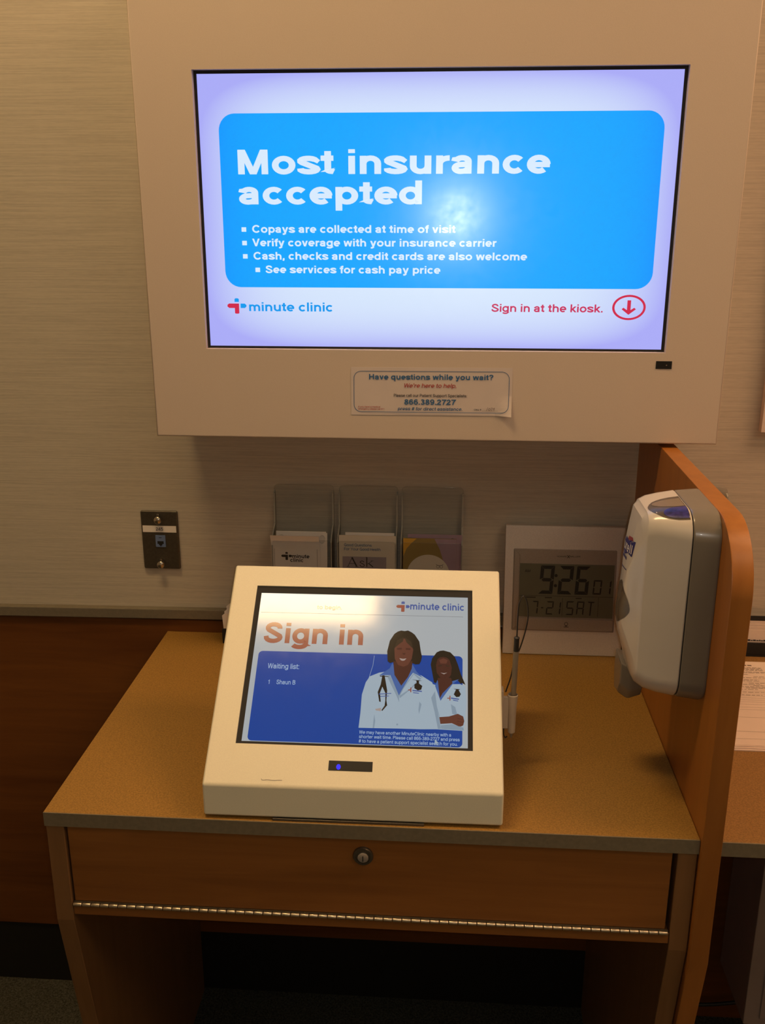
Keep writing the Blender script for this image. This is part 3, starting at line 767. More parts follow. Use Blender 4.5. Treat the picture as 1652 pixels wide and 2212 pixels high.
b = bm_new(); box(b, c.x - .0006, c.x + .0006, c.y - .0062, c.y - .005, c.z - .0055, c.z + .0025); t.part('keyhole', b, 'black_matte', dr)
b = bm_new(); box(b, -.4765, .3362, DY + .004, DY + .024, .5945, .6105, .0008)
t.part('bottom_rail', b, 'wood_front')
b = bm_new(); box(b, -.4765, .3362, DY + .024, -.02, .5945, .6040); box(b, -.4765, .3362, -.035, -.02, .6041, TOP - .021)
t.part('drawer_box', b, 'dark_void')
b = bm_new(); box(b, -.4745, .3345, DY + .0035, DY + .0045, .6100, .6170)
hg = t.part('hinge', b, 'steel', label='long brass piano hinge')
n = 64; pit = (.3345 + .4745) / n
bm_k = bm_new(); lathe(bm_k, (0, 0, 0), (1, 0, 0), [(0, .0001), (.0026, .0001), (.0028, .0006), (.0028, pit - .0016), (.0026, pit - .0011), (0, pit - .0011)], 10)
me_k = bpy.data.meshes.new('hinge_knuckle'); bm_k.to_mesh(me_k); bm_k.free(); me_k.materials.append(MATS['hinge_brass'])
for p_ in me_k.polygons: p_.use_smooth = True
me_k.set_sharp_from_angle(angle=.7)
for i in range(n):
    o = bpy.data.objects.new('hinge_knuckle', me_k); COL.objects.link(o); o.parent = hg
    o.location = t.inv @ Vector((-.4745 + i * pit, DY + .0012, .6136)); o.rotation_euler = (random.uniform(0, 6), 0, 0)

# ------------------------------------------------------------------ the partition
PT0, PT1 = .3627, .3885
pr = [(-.0105, FLOOR), (-.0105, 1.1775)]
for i in range(13):
    a = math.radians(90 + 90 * i / 12); pr.append((-.520 + .085 * math.cos(a), 1.0925 + .085 * math.sin(a)))
pr += [(-.605, .570), (-.470, FLOOR)]
b = bm_new(); slab(b, YZ(PT0, 0, 0), pr, 0, PT1 - PT0, .0016, 2)
solo('side_partition', b, 'wood_upright', 'tall honey wood partition board with rounded top corner beside the desk', 'partition', sm=35)

# ------------------------------------------------------------------ sign-in kiosk
KW, KT, KL = .3947, .6798, .3342
t = Thing('sign_in_kiosk', (-.08675, -.5937, TOP), 'cream slanted sign-in kiosk with lit touchscreen standing on the desk', 'kiosk', rz=.0065)
ct, st_ = math.cos(KT), math.sin(KT)
KF = Fr((-KW / 2, 0, .0517), (1, 0, 0), (0, ct, st_), (0, -st_, ct))
ou0, ou1, ov0, ov1 = .0371, .3549, .0568, .2996
b = bm_new()
O = [(0, 0), (KW, 0), (KW, KL), (0, KL)]; I = [(ou0, ov0), (ou1, ov0), (ou1, ov1), (ou0, ov1)]
vo = [b.verts.new(KF.p(*q)) for q in O]; vi = [b.verts.new(KF.p(*q)) for q in I]; vr = [b.verts.new(KF.p(*q, -.008)) for q in I]
for k in range(4):
    j = (k + 1) % 4
    b.faces.new((vo[k], vo[j], vi[j], vi[k])); b.faces.new((vi[k], vi[j], vr[j], vr[k]))
top = KF.p(0, KL)
lower = [(0, .004), (.300, .004), (.268, top.z - .008)]     # y,z of the remaining profile
L_ = [b.verts.new((-KW / 2, y, z)) for y, z in lower]; R_ = [b.verts.new((KW / 2, y, z)) for y, z in lower]
b.faces.new((L_[0], R_[0], vo[1], vo[0]))                     # front
b.faces.new((vo[3], vo[2], R_[2], L_[2]))                     # top
b.faces.new((L_[2], R_[2], R_[1], L_[1])); b.faces.new((L_[1], R_[1], R_[0], L_[0]))
b.faces.new((vo[0], vo[3], L_[2], L_[1], L_[0])); b.faces.new((R_[0], R_[1], R_[2], vo[2], vo[1]))
bmesh.ops.recalc_face_normals(b, faces=b.faces[:])
es = [e for e in b.edges if any(v in vo for v in e.verts) and not any(v in vi for v in e.verts)] + [e for e in b.edges if all(v in L_ + R_ for v in e.verts)]
bmesh.ops.bevel(b, geom=list(set(es)), offset=.0035, segments=3, profile=.5, affect='EDGES')
t.part('kiosk_shell', b, 'kiosk_paint', sm=40, local=True)
b = bm_new(); box(b, -.105, .095, -.0012, .28, .0002, .0038, .0004); box(b, -KW / 2 + .01, KW / 2 - .01, .012, .285, .0004, .0036)
t.part('base_plate', b, 'steel', local=True)
def kring(o, i, n0, n1):
    b = bm_new()
    P = lambda q, n: b.verts.new(KF.p(*q, n))
    of, inn, ib = [P(q, n1) for q in o], [P(q, n1) for q in i], [P(q, n0) for q in i]
    for k in range(4):
        j = (k + 1) % 4; b.faces.new((of[k], of[j], inn[j], inn[k])); b.faces.new((inn[k], inn[j], ib[j], ib[k]))
    bmesh.ops.recalc_face_normals(b, faces=b.faces[:]); return b
su0, sv0, sw, sh = .0442, .0610, .3041, .2281
sI = [(su0, sv0), (su0 + sw, sv0), (su0 + sw, sv0 + sh), (su0, sv0 + sh)]
t.part('screen_bezel', kring([(ou0 + .0001, ov0 + .0001), (ou1 - .0001, ov0 + .0001), (ou1 - .0001, ov1 - .0001), (ou0 + .0001, ov1 - .0001)], sI, -.004, -.0022), 'black_matte', local=True)
b = bm_new(); slab(b, KF, sI, -.0060, -.0032); scr = t.part('touchscreen', b, 'ks_white', local=True)
S = Fr(KF.p(su0, sv0, -.0032), KF.U, KF.V, KF.N)
def kp(name, bm, mats): return t.part(name, bm, mats, scr, local=True)
E1, E2, E3 = .0002, .0004, .0006
b = bm_new(); poly(b, S, rrect(.0075, .2968, .0012, .1340, .006, 6), E1); kp('blue_panel', b, 'ks_blue')
def kline(s, u0, u1, v, cap, mat, bold=.16, n=E2):
    b = bm_new(); text(b, S, s, u0, u1, v, cap, n, bold); kp('lettering', b, mat)
kline('Sign in', .0117, .155, .1470, .0325, 'ks_rust', .21)
kline('to begin.', .0845, .1211, .2035, .0062, 'ks_rust', .15)
kline('minute clinic', .2205, .2986, .2062, .0112, 'ks_logo_blue', .19)
class _L:                                   # the logo's parts belong to the screen and use local coordinates
    @staticmethod
    def part(name, bm, mat, parent): return kp(name, bm, mat)
cross_logo(_L, S, .2100, .2108, .0165, E2, 'ks_rust', 'ks_logo_blue', scr, .9)
b = bm_new(); poly(b, S, rect(.0030, .2972, .1958, .1963), E2); kp('rule', b, 'ks_line')
kline('Waiting list:', .0230, .0675, .1073, .0078, 'ks_text', .15)
kline('1', .0262, .0282, .0836, .0066, 'ks_text', .15)
kline('Shaun B', .0380, .0646, .0838, .0066, 'ks_text', .15)
kline('We may have another MinuteClinic nearby with a', .1581, .2816, .0158, .0046, 'ks_text', .15)
kline('shorter wait time. Please call 866-389-2727 and press', .1583, .2934, .0096, .0046, 'ks_text', .15)
kline('# to have a patient support specialist search for you.', .1583, .2904, .0033, .0046, 'ks_text', .15)
# picture on the screen: two clinicians in white coats (flat image)
def mm(l): return [(x / 1000, y / 1000) for x, y in l]
PM = ['ks_coat', 'ks_coat_shade', 'ks_hair', 'ks_hair_light', 'ks_skin', 'ks_skin_dark', 'ks_shirt', 'ks_teeth', 'ks_rust', 'ks_logo_blue']
def layers(name, ls, base):
    b = bm_new()
    for k, (mi, pts) in enumerate(ls): poly(b, S, mm(pts), base + .00004 * k, mi)
    kp(name, b, PM)
layers('clinician_picture', [
    (0, [(256, 90.7), (265.4, 87.6), (266.8, 66.5), (283.1, 91.5), (293.5, 91.9), (300.8, 88.7), (302.4, 65.5), (300.8, 43.7), (298.8, 24.4), (262, 25.5), (260, 47.8), (255, 69.6)]),
    (1, [(258, 70), (262, 58), (265.5, 46), (268, 26), (262, 26), (260, 48)]), (1, [(281, 62), (283, 48), (290, 46), (287, 58)]),
    (1, [(266, 31), (283, 33.5), (298, 29), (298.7, 25), (268, 26)]),
    (2, [(257.5, 93), (254.6, 107.6), (252.2, 120.2), (254.1, 129.5), (260.3, 139), (265, 141.5), (269.9, 142.2), (279.5, 139.6), (285.9, 132.8), (290.2, 121.3), (294.5, 106.6), (300.8, 91), (296, 93.5), (294.5, 92), (290.3, 97), (283, 95), (269.5, 90)]),
    (6, [(262, 97), (259, 88), (266.8, 66.5), (283.1, 91.5), (292, 99), (283, 96), (270, 80)]),
    (5, [(262.1, 99.9), (280.9, 100.5), (283.1, 92.7), (269.7, 77.7), (265.8, 70)]),
    (5, [(259.6, 119.3), (261.6, 128.6), (265.5, 131.5), (270, 132.3), (275, 131), (278.5, 127.9), (281.8, 116.5), (280.9, 105), (277, 99.5), (272.6, 97), (266.3, 100), (260.9, 107.8)]),
    (4, [(264, 127), (270, 130), (276, 127), (274, 122), (266, 122)]), (3, [(262.5, 118.6), (268, 119.6), (268, 118), (263, 117.2)]), (3, [(273, 119.6), (279, 118.6), (278.5, 117.2), (273, 118)]),
    (7, [(266, 108.2), (271, 107.2), (275.5, 108.4), (271, 105.6)]),
    (4, [(263.1, 42.4), (278.4, 44), (290.6, 48.2), (297.8, 44.7), (299.3, 38.2), (297.8, 31.8), (294.5, 30.2), (291.7, 30.5), (282.6, 34.5), (265.3, 32.8)]),
    (5, [(290, 34.5), (297, 32.5), (297, 32), (290, 33.9)]), (5, [(289.5, 38), (298, 36.5), (298, 36), (289.5, 37.4)]), (5, [(290, 41.5), (298, 41), (298, 40.4), (290, 40.9)]),
    (2, [(284.8, 76), (287.8, 83.3), (284, 84.5), (294, 84), (291.5, 82.8), (294.6, 76.8), (292.5, 72.9), (288.4, 72.2)]),
    (8, [(276, 71), (279, 71), (279, 74), (280.4, 74), (280.4, 67), (279, 67), (279, 69.6), (276, 69.6)]), (9, [(281, 71.5), (292, 70), (292, 68.4), (281, 69.6)]), (9, [(284, 68.4), (291, 67), (291, 66), (284, 67)]),
], .00024)
layers('clinician_picture', [
    (0, [(156.9, 23.8), (158.1, 45.4), (158.5, 71.9), (162.7, 90), (167.9, 99.2), (180.8, 105.3), (194.4, 108), (227.2, 106.8), (240, 102.6), (254.9, 92.9), (259.3, 80.7), (260.7, 61.9), (265.1, 44.6), (268.4, 25.5), (240, 24.5), (209.5, 24.5), (177.8, 24)]),
    (1, [(177, 44), (179, 34), (178, 24), (176, 24)]), (1, [(238, 64), (241, 60), (238, 46), (237, 52)]), (1, [(259, 80), (262, 58), (268, 26), (264, 25.5), (259, 50), (254, 70)]),
    (1, [(195, 104), (209.6, 73.5), (210.4, 62), (207, 70), (193, 98)]), (1, [(209.6, 73.5), (214, 83), (229, 106), (240, 98), (226, 82), (211, 68)]),
    (0, [(211, 72), (216, 83), (229, 104), (236.5, 97), (224, 82)]),
    (6, [(180.8, 101), (195, 112), (199, 121), (202, 106), (209.6, 73.5), (219.1, 97.4), (226, 109), (226.9, 119), (233, 108), (242, 99), (228, 106.6), (219, 93), (209.6, 72), (196.5, 102)]),
    (6, [(195.6, 105.8), (209.6, 73), (227.2, 106.8), (226.9, 118.2), (199.6, 118)]),
    (2, [(191.6, 122.9), (190.4, 138.1), (193.4, 154.7), (199.4, 165.7), (204, 169.5), (208.9, 171.4), (214, 170.6), (218.7, 171.7), (224, 169), (228.6, 165.3), (235.4, 154.8), (237.9, 139.5), (239.7, 131.4), (238.5, 124), (236.4, 119.7), (231.1, 119), (225.7, 121.1), (201.2, 122.1), (195, 120.1)]),
    (5, [(199.6, 123.2), (226.7, 124), (226, 112.5), (221.1, 99.8), (212.2, 86.5), (202.1, 102.6)]),
    (4, [(200.4, 141.9), (203.1, 153), (208, 157.5), (213.7, 158.9), (219, 157), (223.6, 152.1), (227.2, 141.5), (225.5, 127.5), (220.5, 118), (214.3, 115), (206.7, 117.6), (201.6, 126.7)]),
    (3, [(200.2, 143), (204, 156), (213, 161), (212, 154), (206, 149)]), (3, [(227, 143), (224, 154), (214, 161), (217, 153), (222, 148)]),
    (5, [(204, 143.5), (211, 144), (211, 141.5), (204.5, 141)]), (5, [(216.5, 144), (223.5, 143.5), (223, 141), (216.5, 141.5)]),
    (5, [(212, 136), (216.5, 136), (215.5, 133.6), (213, 133.6)]),
    (7, [(207.9, 128), (213, 127), (218.1, 127.8), (215.4, 124.6), (213, 124), (210.4, 124.6)]),
    (2, [(185.4, 101), (188.5, 101), (193.2, 78.6), (192.8, 64.1), (194.2, 56.5), (190.5, 55), (191.3, 64.1), (190.7, 75.1), (186.2, 84), (183.4, 74.9), (185.1, 61.7), (183, 62), (180.2, 75.9), (183.8, 87.3)]),
    (3, [(194.2, 57), (187.9, 48.6), (186.6, 49.6), (191, 57)]), (2, [(182, 100.5), (194, 100), (194, 99), (182, 99.2)]),
    (7, [(178, 51), (186, 53), (186, 48), (179, 49)]), (9, [(182, 73.5), (199, 75), (199, 74), (182, 72.3)]), (9, [(184, 70), (196, 71), (196, 70), (184, 69)]),
    (2, [(226, 96), (241, 94.5), (236.5, 94), (237, 90), (241.4, 86.8), (240, 81.2), (235.4, 79.9), (230.6, 83.1), (230.4, 88.7), (233.5, 91), (232.9, 94.5)]),
    (8, [(222, 81), (225, 81), (225, 84), (226.5, 84), (226.5, 77), (225, 77), (225, 79.5), (222, 79.5)]), (9, [(228, 80.5), (241, 79.5), (241, 77.8), (228, 78.8)]), (9, [(229, 77), (237, 76.4), (237, 75.2), (229, 75.8)]),
    (1, [(207.8, 31), (210.2, 31), (210.2, 28.6), (207.8, 28.6)]),
], .00090)
b = bm_new(); stroke(b, S, [(.1726, .130), (.1716, .116), (.1690, .105), (.1666, .0946), (.1655, .080), (.1650, .064)], .0005, .0024); kp('scratch', b, 'ks_coat')
b = bm_new(); poly(b, S, [(.2600, .0105), (.2600, .0035), (.2618, .0050), (.2632, .0022), (.2642, .0027), (.2630, .0055), (.2652, .0058)], .0022); kp('cursor', b, 'ks_coat')
b = bm_new(); slab(b, Fr(KF.p(su0, sv0, 0), KF.U, KF.V, KF.N), rect(.1208, .1790, -.0372, -.0237), -.0002, .0003)
iw = t.part('indicator_window', b, 'black_plastic', local=True)
b = bm_new(); poly(b, Fr(KF.p(su0, sv0, 0), KF.U, KF.V, KF.N), ell(.1341, -.0321, .0028, .0036, 18), .0006)
t.part('indicator_light', b, 'led_blue', iw, label='blue indicator light', local=True)
b = bm_new(); stroke(b, Fr(KF.p(su0, sv0, 0), KF.U, KF.V, KF.N), [(.0337, -.0515), (.0345, -.0530), (.0375, -.0532), (.0400, -.0525), (.0430, -.0524), (.0470, -.0530), (.0520, -.0532), (.0560, -.0527), (.0612, -.0526)], .0005, .0004)
t.part('scuff_mark', b, 'ink_grey', local=True)
# stylus holder on the kiosk's right side
HXc, HYc = .1284, -.440
b = bm_new()
lathe(b, (HXc, HYc, .815), (0, 0, 1), [(.0040, 0), (.0052, .001), (.0056, .020), (.0060, .040), (.0072, .055), (.0074, .060), (.0066, .061), (.0058, .059), (.0050, .030), (.0042, .004)], 22)
box(b, .1112, .1150, HYc - .009, HYc + .009, .818, .884, .0010)
box(b, .1140, .1230, HYc - .003, HYc + .003, .822, .872, .0010)
t.part('stylus_holder', b, 'holder_white', label='white plastic stylus holder', sm=40)

t = Thing('stylus', (HXc, HYc, .808), 'grey stylus on a thin black cord beside the kiosk', 'stylus')
b = bm_new(); lathe(b, (HXc, HYc, .806), (.012, 0, 1), [(0, 0), (.0012, .001), (.0022, .006), (.0034, .012), (.0036, .03), (.0040, .136), (.0038, .137)], 16)
body = t.part('stylus_body', b, 'stylus_grey', sm=40)
tp = Vector((HXc + .012 * .137, HYc, .806 + .137))
b = bm_new(); lathe(b, tp, (.012, 0, 1), [(.0037, 0), (.0037, .019), (.0041, .0192), (.0041, .0205), (.0030, .0212), (.0012, .0222), (.0010, .026), (0, .026)], 16)
t.part('stylus_cap', b, 'cord_black', sm=40)
cp = [(.1304, HYc, .9672), (.1305, -.438, .9896), (.1315, -.436, 1.0103), (.1349, -.434, 1.0207), (.1386, -.432, 1.0222), (.1427, -.430, 1.0141), (.1454, -.428, .997), (.1449, -.426, .9796), (.1414, -.424, .9584), (.1364, -.424, .9392), (.1295, -.426, .919), (.1250, -.430, .8973), (.1185, -.434, .8759)]
b = bm_new(); tube(b, smooth_path(cp, 5), .0010, 6); t.part('cord', b, 'cord_black', sm=60)
b = bm_new(); tube(b, smooth_path([(.1170, -.446, .824), (.1172, -.448, .816), (.1195, -.448, .811), (.1222, -.447, .8125)], 4), .0010, 6)
t.part('cord_end', b, 'cord_black', sm=60)

# ------------------------------------------------------------------ clock leaning on the wall
CH, CWD = .2372, .2135
d = Vector((0, .0375, .2340)).normalized()
CB = Vector((.1362, -.0645, TOP + .0006))
CF = Fr(CB, (1, 0, 0), d, (0, -d.z, d.y))
t = Thing('desk_clock', (.243, -.05, TOP), 'square silver digital clock with dark display leaning against the wall', 'clock')
def cp_(name, bm, mat, parent=None, sm=0, label=None): return t.part(name, bm, mat, parent, label, sm)
b = bm_new(); slab(b, CF, rect(0, CWD, 0, CH), -.020, 0, .0015, 2); cp_('clock_frame', b, 'silver_plastic', sm=35)
b = bm_new(); slab(b, CF, rrect(.0151, .1985, .0447, .1952, .002, 3), -.0010, .0010, .0012, 2)
inn = cp_('inner_panel', b, 'silver_dark', sm=35)
b = bm_new()
slab(b, Fr(CF.p(.0165, .0447 + .002, .0010), CF.V, -CF.U, CF.N), [(0, 0), (.147, 0), (.138, -.010), (.008, -.010)], -.0006, .0022, .0012, 2)
cp_('panel_lip', b, 'silver_dark', inn, 35)
b = bm_new(); slab(b, CF, rrect(.0240, .1965, .0465, .0685, .004, 4), .0009, .0030, .0014, 3); cp_('button_bar', b, 'silver_dark', inn, 35)
b = bm_new(); slab(b, CF, rect(.0270, .1950, .0705, .1686), .0008, .0016); lcd = cp_('display', b, 'lcd_face')
Q = Fr(CF.p(0, 0, .0019), CF.U, CF.V, CF.N)
def seg7(ch, u, v, w_, h_, k):
    m = {'0': 'abcdef', '1': 'bc', '2': 'abged', '6': 'afgedc', '9': 'abcdfg', '7': 'abc', 'S': 'afgcd', 'A': 'abcefg', '-': 'g', 'T': 'ah'}[ch]
    b = bm_new(); lean = .0035 * h_ / .05
    def P(x, y): return (u + x + lean * y / h_, v + y)
    g = k * .5; hh = h_ / 2
    S_ = {'a': [(0, h_), (w_, h_), (w_ - k, h_ - k), (k, h_ - k)], 'd': [(k, k), (w_ - k, k), (w_, 0), (0, 0)],
          'g': [(g, hh), (k, hh + g), (w_ - k, hh + g), (w_ - g, hh), (w_ - k, hh - g), (k, hh - g)],
          'f': [(0, h_ - .0004), (k, h_ - k - .0004), (k, hh + g + .0003), (0, hh + .0003)], 'b': [(w_, h_ - .0004), (w_, hh + .0003), (w_ - k, hh + g + .0003), (w_ - k, h_ - k - .0004)],
          'e': [(0, .0004), (0, hh - .0003), (k, hh - g - .0003), (k, k + .0004)], 'c': [(w_, .0004), (w_ - k, k + .0004), (w_ - k, hh - g - .0003), (w_, hh - .0003)],
          'h': [(w_ / 2 - k / 2, 0), (w_ / 2 + k / 2, 0), (w_ / 2 + k / 2, h_ - k), (w_ / 2 - k / 2, h_ - k)]}
    for s in m: poly(b, Q, [P(*q) for q in S_[s]])
    cp_('digit', b, 'lcd_segment', lcd)
seg7('9', .0610, .1135, .0250, .0520, .0062); seg7('2', .0950, .1135, .0250, .0520, .0062); seg7('6', .1255, .1135, .0235, .0520, .0062)
seg7('0', .1575, .1145, .0150, .0265, .0026); seg7('1', .1740, .1145, .0150, .0265, .0026)
b = bm_new()
poly(b, Q, ell(.0912, .1290, .0029, .0029, 14)); poly(b, Q, ell(.0918, .1475, .0029, .0029, 14)); cp_('colon', b, 'lcd_segment', lcd)
x = .0500
for ch, wd in (('7', .0105), ('-', .0070), ('2', .0125), ('1', .0100)):
    seg7(ch, x, .0755, wd, .0245, .0022); x += wd + (.0040 if ch != '2' else .0030)
x = .1110
for ch in 'SAT': seg7(ch, x, .0755, .0130, .0255, .0022); x += .0185
b = bm_new(); text(b, Q, 'AM', .0359, .0456, .1527, .0048, 0, .15)
stroke(b, Q, [(.0275, .1095), (.1948, .1100)], .0006); stroke(b, Q, [(.1047, .0740), (.1049, .1065)], .0006); stroke(b, Q, [(.1684, .0740), (.1686, .1085)], .0006)
for u0_, u1_ in ((.0400, .0560), (.0740, .0850), (.1290, .1380)): stroke(b, Q, [(u0_, .1066), (u1_, .1066)], .0016)
cp_('display_marks', b, 'lcd_segment', lcd)
Q2 = Fr(CF.p(0, 0, .0012), CF.U, CF.V, CF.N)
b = bm_new(); text(b, Q2, 'HOWARD', .0923, .1098, .1812, .0026, 0, .15); cp_('lettering', b, 'lcd_segment', inn)
b = bm_new(); text(b, Q2, 'MILLER', .1156, .1335, .1816, .0026, 0, .15); cp_('lettering', b, 'lcd_segment', inn)
b = bm_new(); stroke(b, Q2, [(.1108, .1802), (.1146, .1846)], .0010); stroke(b, Q2, [(.1108, .1846), (.1146, .1802)], .0010)
cp_('logo_mark', b, 'lcd_segment', inn)
Q3 = Fr(CF.p(0, 0, .0032), CF.U, CF.V, CF.N)
b = bm_new(); ringflat(b, Q3, ell(.1128, .0590, .0034, .0034, 18), ell(.1128, .0590, .0026, .0026, 18)); poly(b, Q3, rect(.1085, .1172, .0530, .0540)); poly(b, Q3, [(.1105, .0546), (.1150, .0546), (.1135, .0560), (.1120, .0560)])
cp_('printed_mark', b, 'lcd_segment', inn)

# ------------------------------------------------------------------ hand sanitizer dispenser on the partition
YC = -.469
t = Thing('hand_sanitizer_dispenser', (PT0, YC, .922), 'white and grey hand sanitizer dispenser mounted on the wood partition', 'dispenser')
def dring(hw, zb, zt, r, k=8):
    return rrect(-hw, hw, zb, zt, r, k)
def loft(bm, rings, cap0=False, cap1=False):
    R = [[bm.verts.new(p) for p in r] for r in rings]; n_ = len(R[0])
    for a, c in zip(R, R[1:]):
        for j in range(n_): bm.faces.new((a[j], a[(j + 1) % n_], c[(j + 1) % n_], c[j]))
    if cap0: bm.faces.new(R[0])
    if cap1: bm.faces.new(R[-1])
    bmesh.ops.recalc_face_normals(bm, faces=bm.faces[:])
def at(dd, pts): return [(PT0 - dd, YC + y, z) for y, z in pts]
b = bm_new(); loft(b, [at(.0003, dring(.0790, .921, 1.1775, .034)), at(.004, dring(.0800, .920, 1.1778, .035)), at(.030, dring(.0735, .921, 1.1770, .034)), at(.0318, dring(.0720, .9225, 1.1755, .033))], True, True)
t.part('back_cover', b, 'grey_plastic', sm=40)
b = bm_new(); loft(b, [at(.0316, dring(.0705, .925, 1.1740, .032)), at(.0335, dring(.0705, .925, 1.1740, .032))], True, True)
t.part('seam_gasket', b, 'black_matte')  # black ring stands in for the shade in the gap between covers
b = bm_new()
rings = [at(.0330, dring(.0712, .9225, 1.1762, .033)), at(.0345, dring(.0722, .9215, 1.1770, .034)), at(.055, dring(.0645, .9235, 1.1745, .030)), at(.072, dring(.0565, .927, 1.1720, .027)), at(.0815, dring(.0515, .933, 1.1680, .026)), at(.0830, dring(.0500, .936, 1.1655, .0255))]
base = dring(.0490, .937, 1.1640, .025); cz = (1.164 + .937) / 2
for s in (.97, .9, .8, .68, .55, .42, .3, .18, .07):
    ring = []
    for y, z in base:
        y2, z2 = y * s, cz + (z - cz) * s
        yn, zn = y2 / .049, (z2 - cz) / (.1135)
        dome = .0165 * (1 - abs(yn) ** 2.2) * (1 - .75 * max(0, zn) ** 3 - .95 * max(0, -zn) ** 2.4) + .005 * max(0, 1 - ((zn + .35) / .35) ** 2) * (1 - yn * yn)
        ring.append((PT0 - .0838 - max(0, dome), YC + y2, z2))
    rings.append(ring)
loft(b, rings, False, True)
bvh = BVHTree.FromBMesh(b)
bvh_b = b.copy()
front = t.part('front_cover', b, 'white_plastic', sm=27)
def on_front(y, z, off):
    h = bvh.ray_cast(Vector((-.2, YC + y, z)), Vector((1, 0, 0)))
    return (h[0] + h[1] * off) if h[0] is not None else Vector((PT0 - .085, YC + y, z))
def front_patch(name, pts, mat, off, parent=front, grid=1):
    bb = bm_new(); cu = sum(q[0] for q in pts) / len(pts); cv = sum(q[1] for q in pts) / len(pts); k = len(pts)
    R = [[bb.verts.new(on_front(cu + (u - cu) * s, cv + (v - cv) * s, off)) for u, v in pts] for s in (1, .75, .5, .25)]
    c0 = bb.verts.new(on_front(cu, cv, off))
    for a, c in zip(R, R[1:]):
        for j in range(k): bb.faces.new((a[j], a[(j + 1) % k], c[(j + 1) % k], c[j]))
    for j in range(k): bb.faces.new((R[-1][j], R[-1][(j + 1) % k], c0))
    bmesh.ops.recalc_face_normals(bb, faces=bb.faces[:]); 
    if sum(f.normal.x for f in bb.faces) > 0: bmesh.ops.reverse_faces(bb, faces=bb.faces[:])
    return t.part(name, bb, mat, parent, sm=60)
# leaf-shaped sight window
lens = []
for i in range(13):
    a = i / 12; lens.append((.030 * math.sin(math.pi * a) ** .8 - .002, 1.066 - .060 * a))
for i in range(1, 12):
    a = i / 12; lens.append((-.030 * math.sin(math.pi * a) ** .8 - .002, 1.006 + .060 * a))
front_patch('sight_window', lens, 'smoke_plastic', .0006)
# printed badge: blue flag with white lettering
flag = [(-.030, 1.127), (-.018, 1.1255), (-.006, 1.1215), (.008, 1.1225), (.026, 1.119), (.030, 1.098), (.016, 1.1015), (.004, 1.1000), (-.008, 1.1045), (-.026, 1.1055)]
fb = front_patch('badge', flag, 'label_blue', .0004)
front_patch('badge_accent', [(-.020, 1.130), (-.002, 1.127), (.000, 1.1215), (-.012, 1.1238), (-.024, 1.1262)], 'label_red', .0005, fb)
def front_text(s, y0, y1, z, cap, mat, bold=.18, slope=0.0):
    bb = bm_new(); tmp = Fr((0, 0, 0), (1, 0, 0), (0, 1, 0), (0, 0, 1)); text(bb, tmp, s, 0, abs(y1 - y0), 0, cap, 0, bold)
    for v in bb.verts:
        # viewed from the left: reading direction runs away from the front edge towards the wall side (-y is to the right)
        y = y0 - v.co.x; v.co = on_front(y, z + v.co.y + slope * v.co.x, .0009)
    bmesh.ops.recalc_face_normals(bb, faces=bb.faces[:])
    if sum(f.normal.x for f in bb.faces) > 0: bmesh.ops.reverse_faces(bb, faces=bb.faces[:])
    t.part('lettering', bb, mat, front)
front_text('Purell', .024, -.025, 1.1060, .0120, 'label_white', .17, .06)
for y0, y1, z, hh in ((.016, -.012, 1.0955, .0042), (.020, -.014, 1.0820, .0018)):          # small print too fine to read
    y = y0
    while y > y1:
        l = random.uniform(.002, .0045)
        front_patch('small_print', [(y, z + .05 * (y0 - y)), (y - l, z + .05 * (y0 - y + l)), (y - l, z + hh + .05 * (y0 - y + l)), (y, z + hh * .8 + .05 * (y0 - y))], 'label_blue', .0006); y -= l + .0012
# level window with blue refill seen inside, on the shoulder above the seam
def on_shoulder(a, dd, off):
    """a: angle round the near top corner in degrees (0 = straight up, 90 = towards the viewer), dd: distance from the partition"""
    dirv = Vector((0, -math.sin(math.radians(a)), math.cos(math.radians(a))))
    c = Vector((PT0 - dd, YC - .012, 1.118))
    h = bvh.ray_cast(c + dirv * .3, -dirv)
    return (h[0] + h[1] * off) if h[0] is not None else c + dirv * .05
def shoulder(name, pts, mat, off, parent):
    bb = bm_new(); cu = sum(q[0] for q in pts) / len(pts); cv = sum(q[1] for q in pts) / len(pts); k = len(pts)
    R = [[bb.verts.new(on_shoulder(cu + (u - cu) * s, cv + (v - cv) * s, off)) for u, v in pts] for s in (1, .8, .6, .4, .2)]
    c0 = bb.verts.new(on_shoulder(cu, cv, off))
    for q, c in zip(R, R[1:]):
        for j in range(k): bb.faces.new((q[j], q[(j + 1) % k], c[(j + 1) % k], c[j]))
    for j in range(k): bb.faces.new((R[-1][j], R[-1][(j + 1) % k], c0))
    bmesh.ops.recalc_face_normals(bb, faces=bb.faces[:])
    if sum(f.normal.z for f in bb.faces) < 0: bmesh.ops.reverse_faces(bb, faces=bb.faces[:])
    return t.part(name, bb, mat, parent, sm=60)
def half_oval(a0, a1, d0, d1, k=14):
    out = []; ac, ar = (a0 + a1) / 2, (a1 - a0) / 2
    for i in range(k + 1):
        th = math.pi * i / k; out.append((ac - ar * math.cos(th), d0 + (d1 - d0) * math.sin(th) ** .8))
    return out + [(a1 + (a0 - a1) * i / 8, d0) for i in range(1, 8)]
lw = shoulder('level_window', half_oval(-22, 44, .0350, .079), 'smoke_plastic', .0005, front)
shoulder('level_window_inner', half_oval(-14, 18, .0362, .073), 'amber_plastic', .0008, lw)
shoulder('refill_label', half_oval(20, 42, .0358, .064), 'gel_blue', .0010, lw)
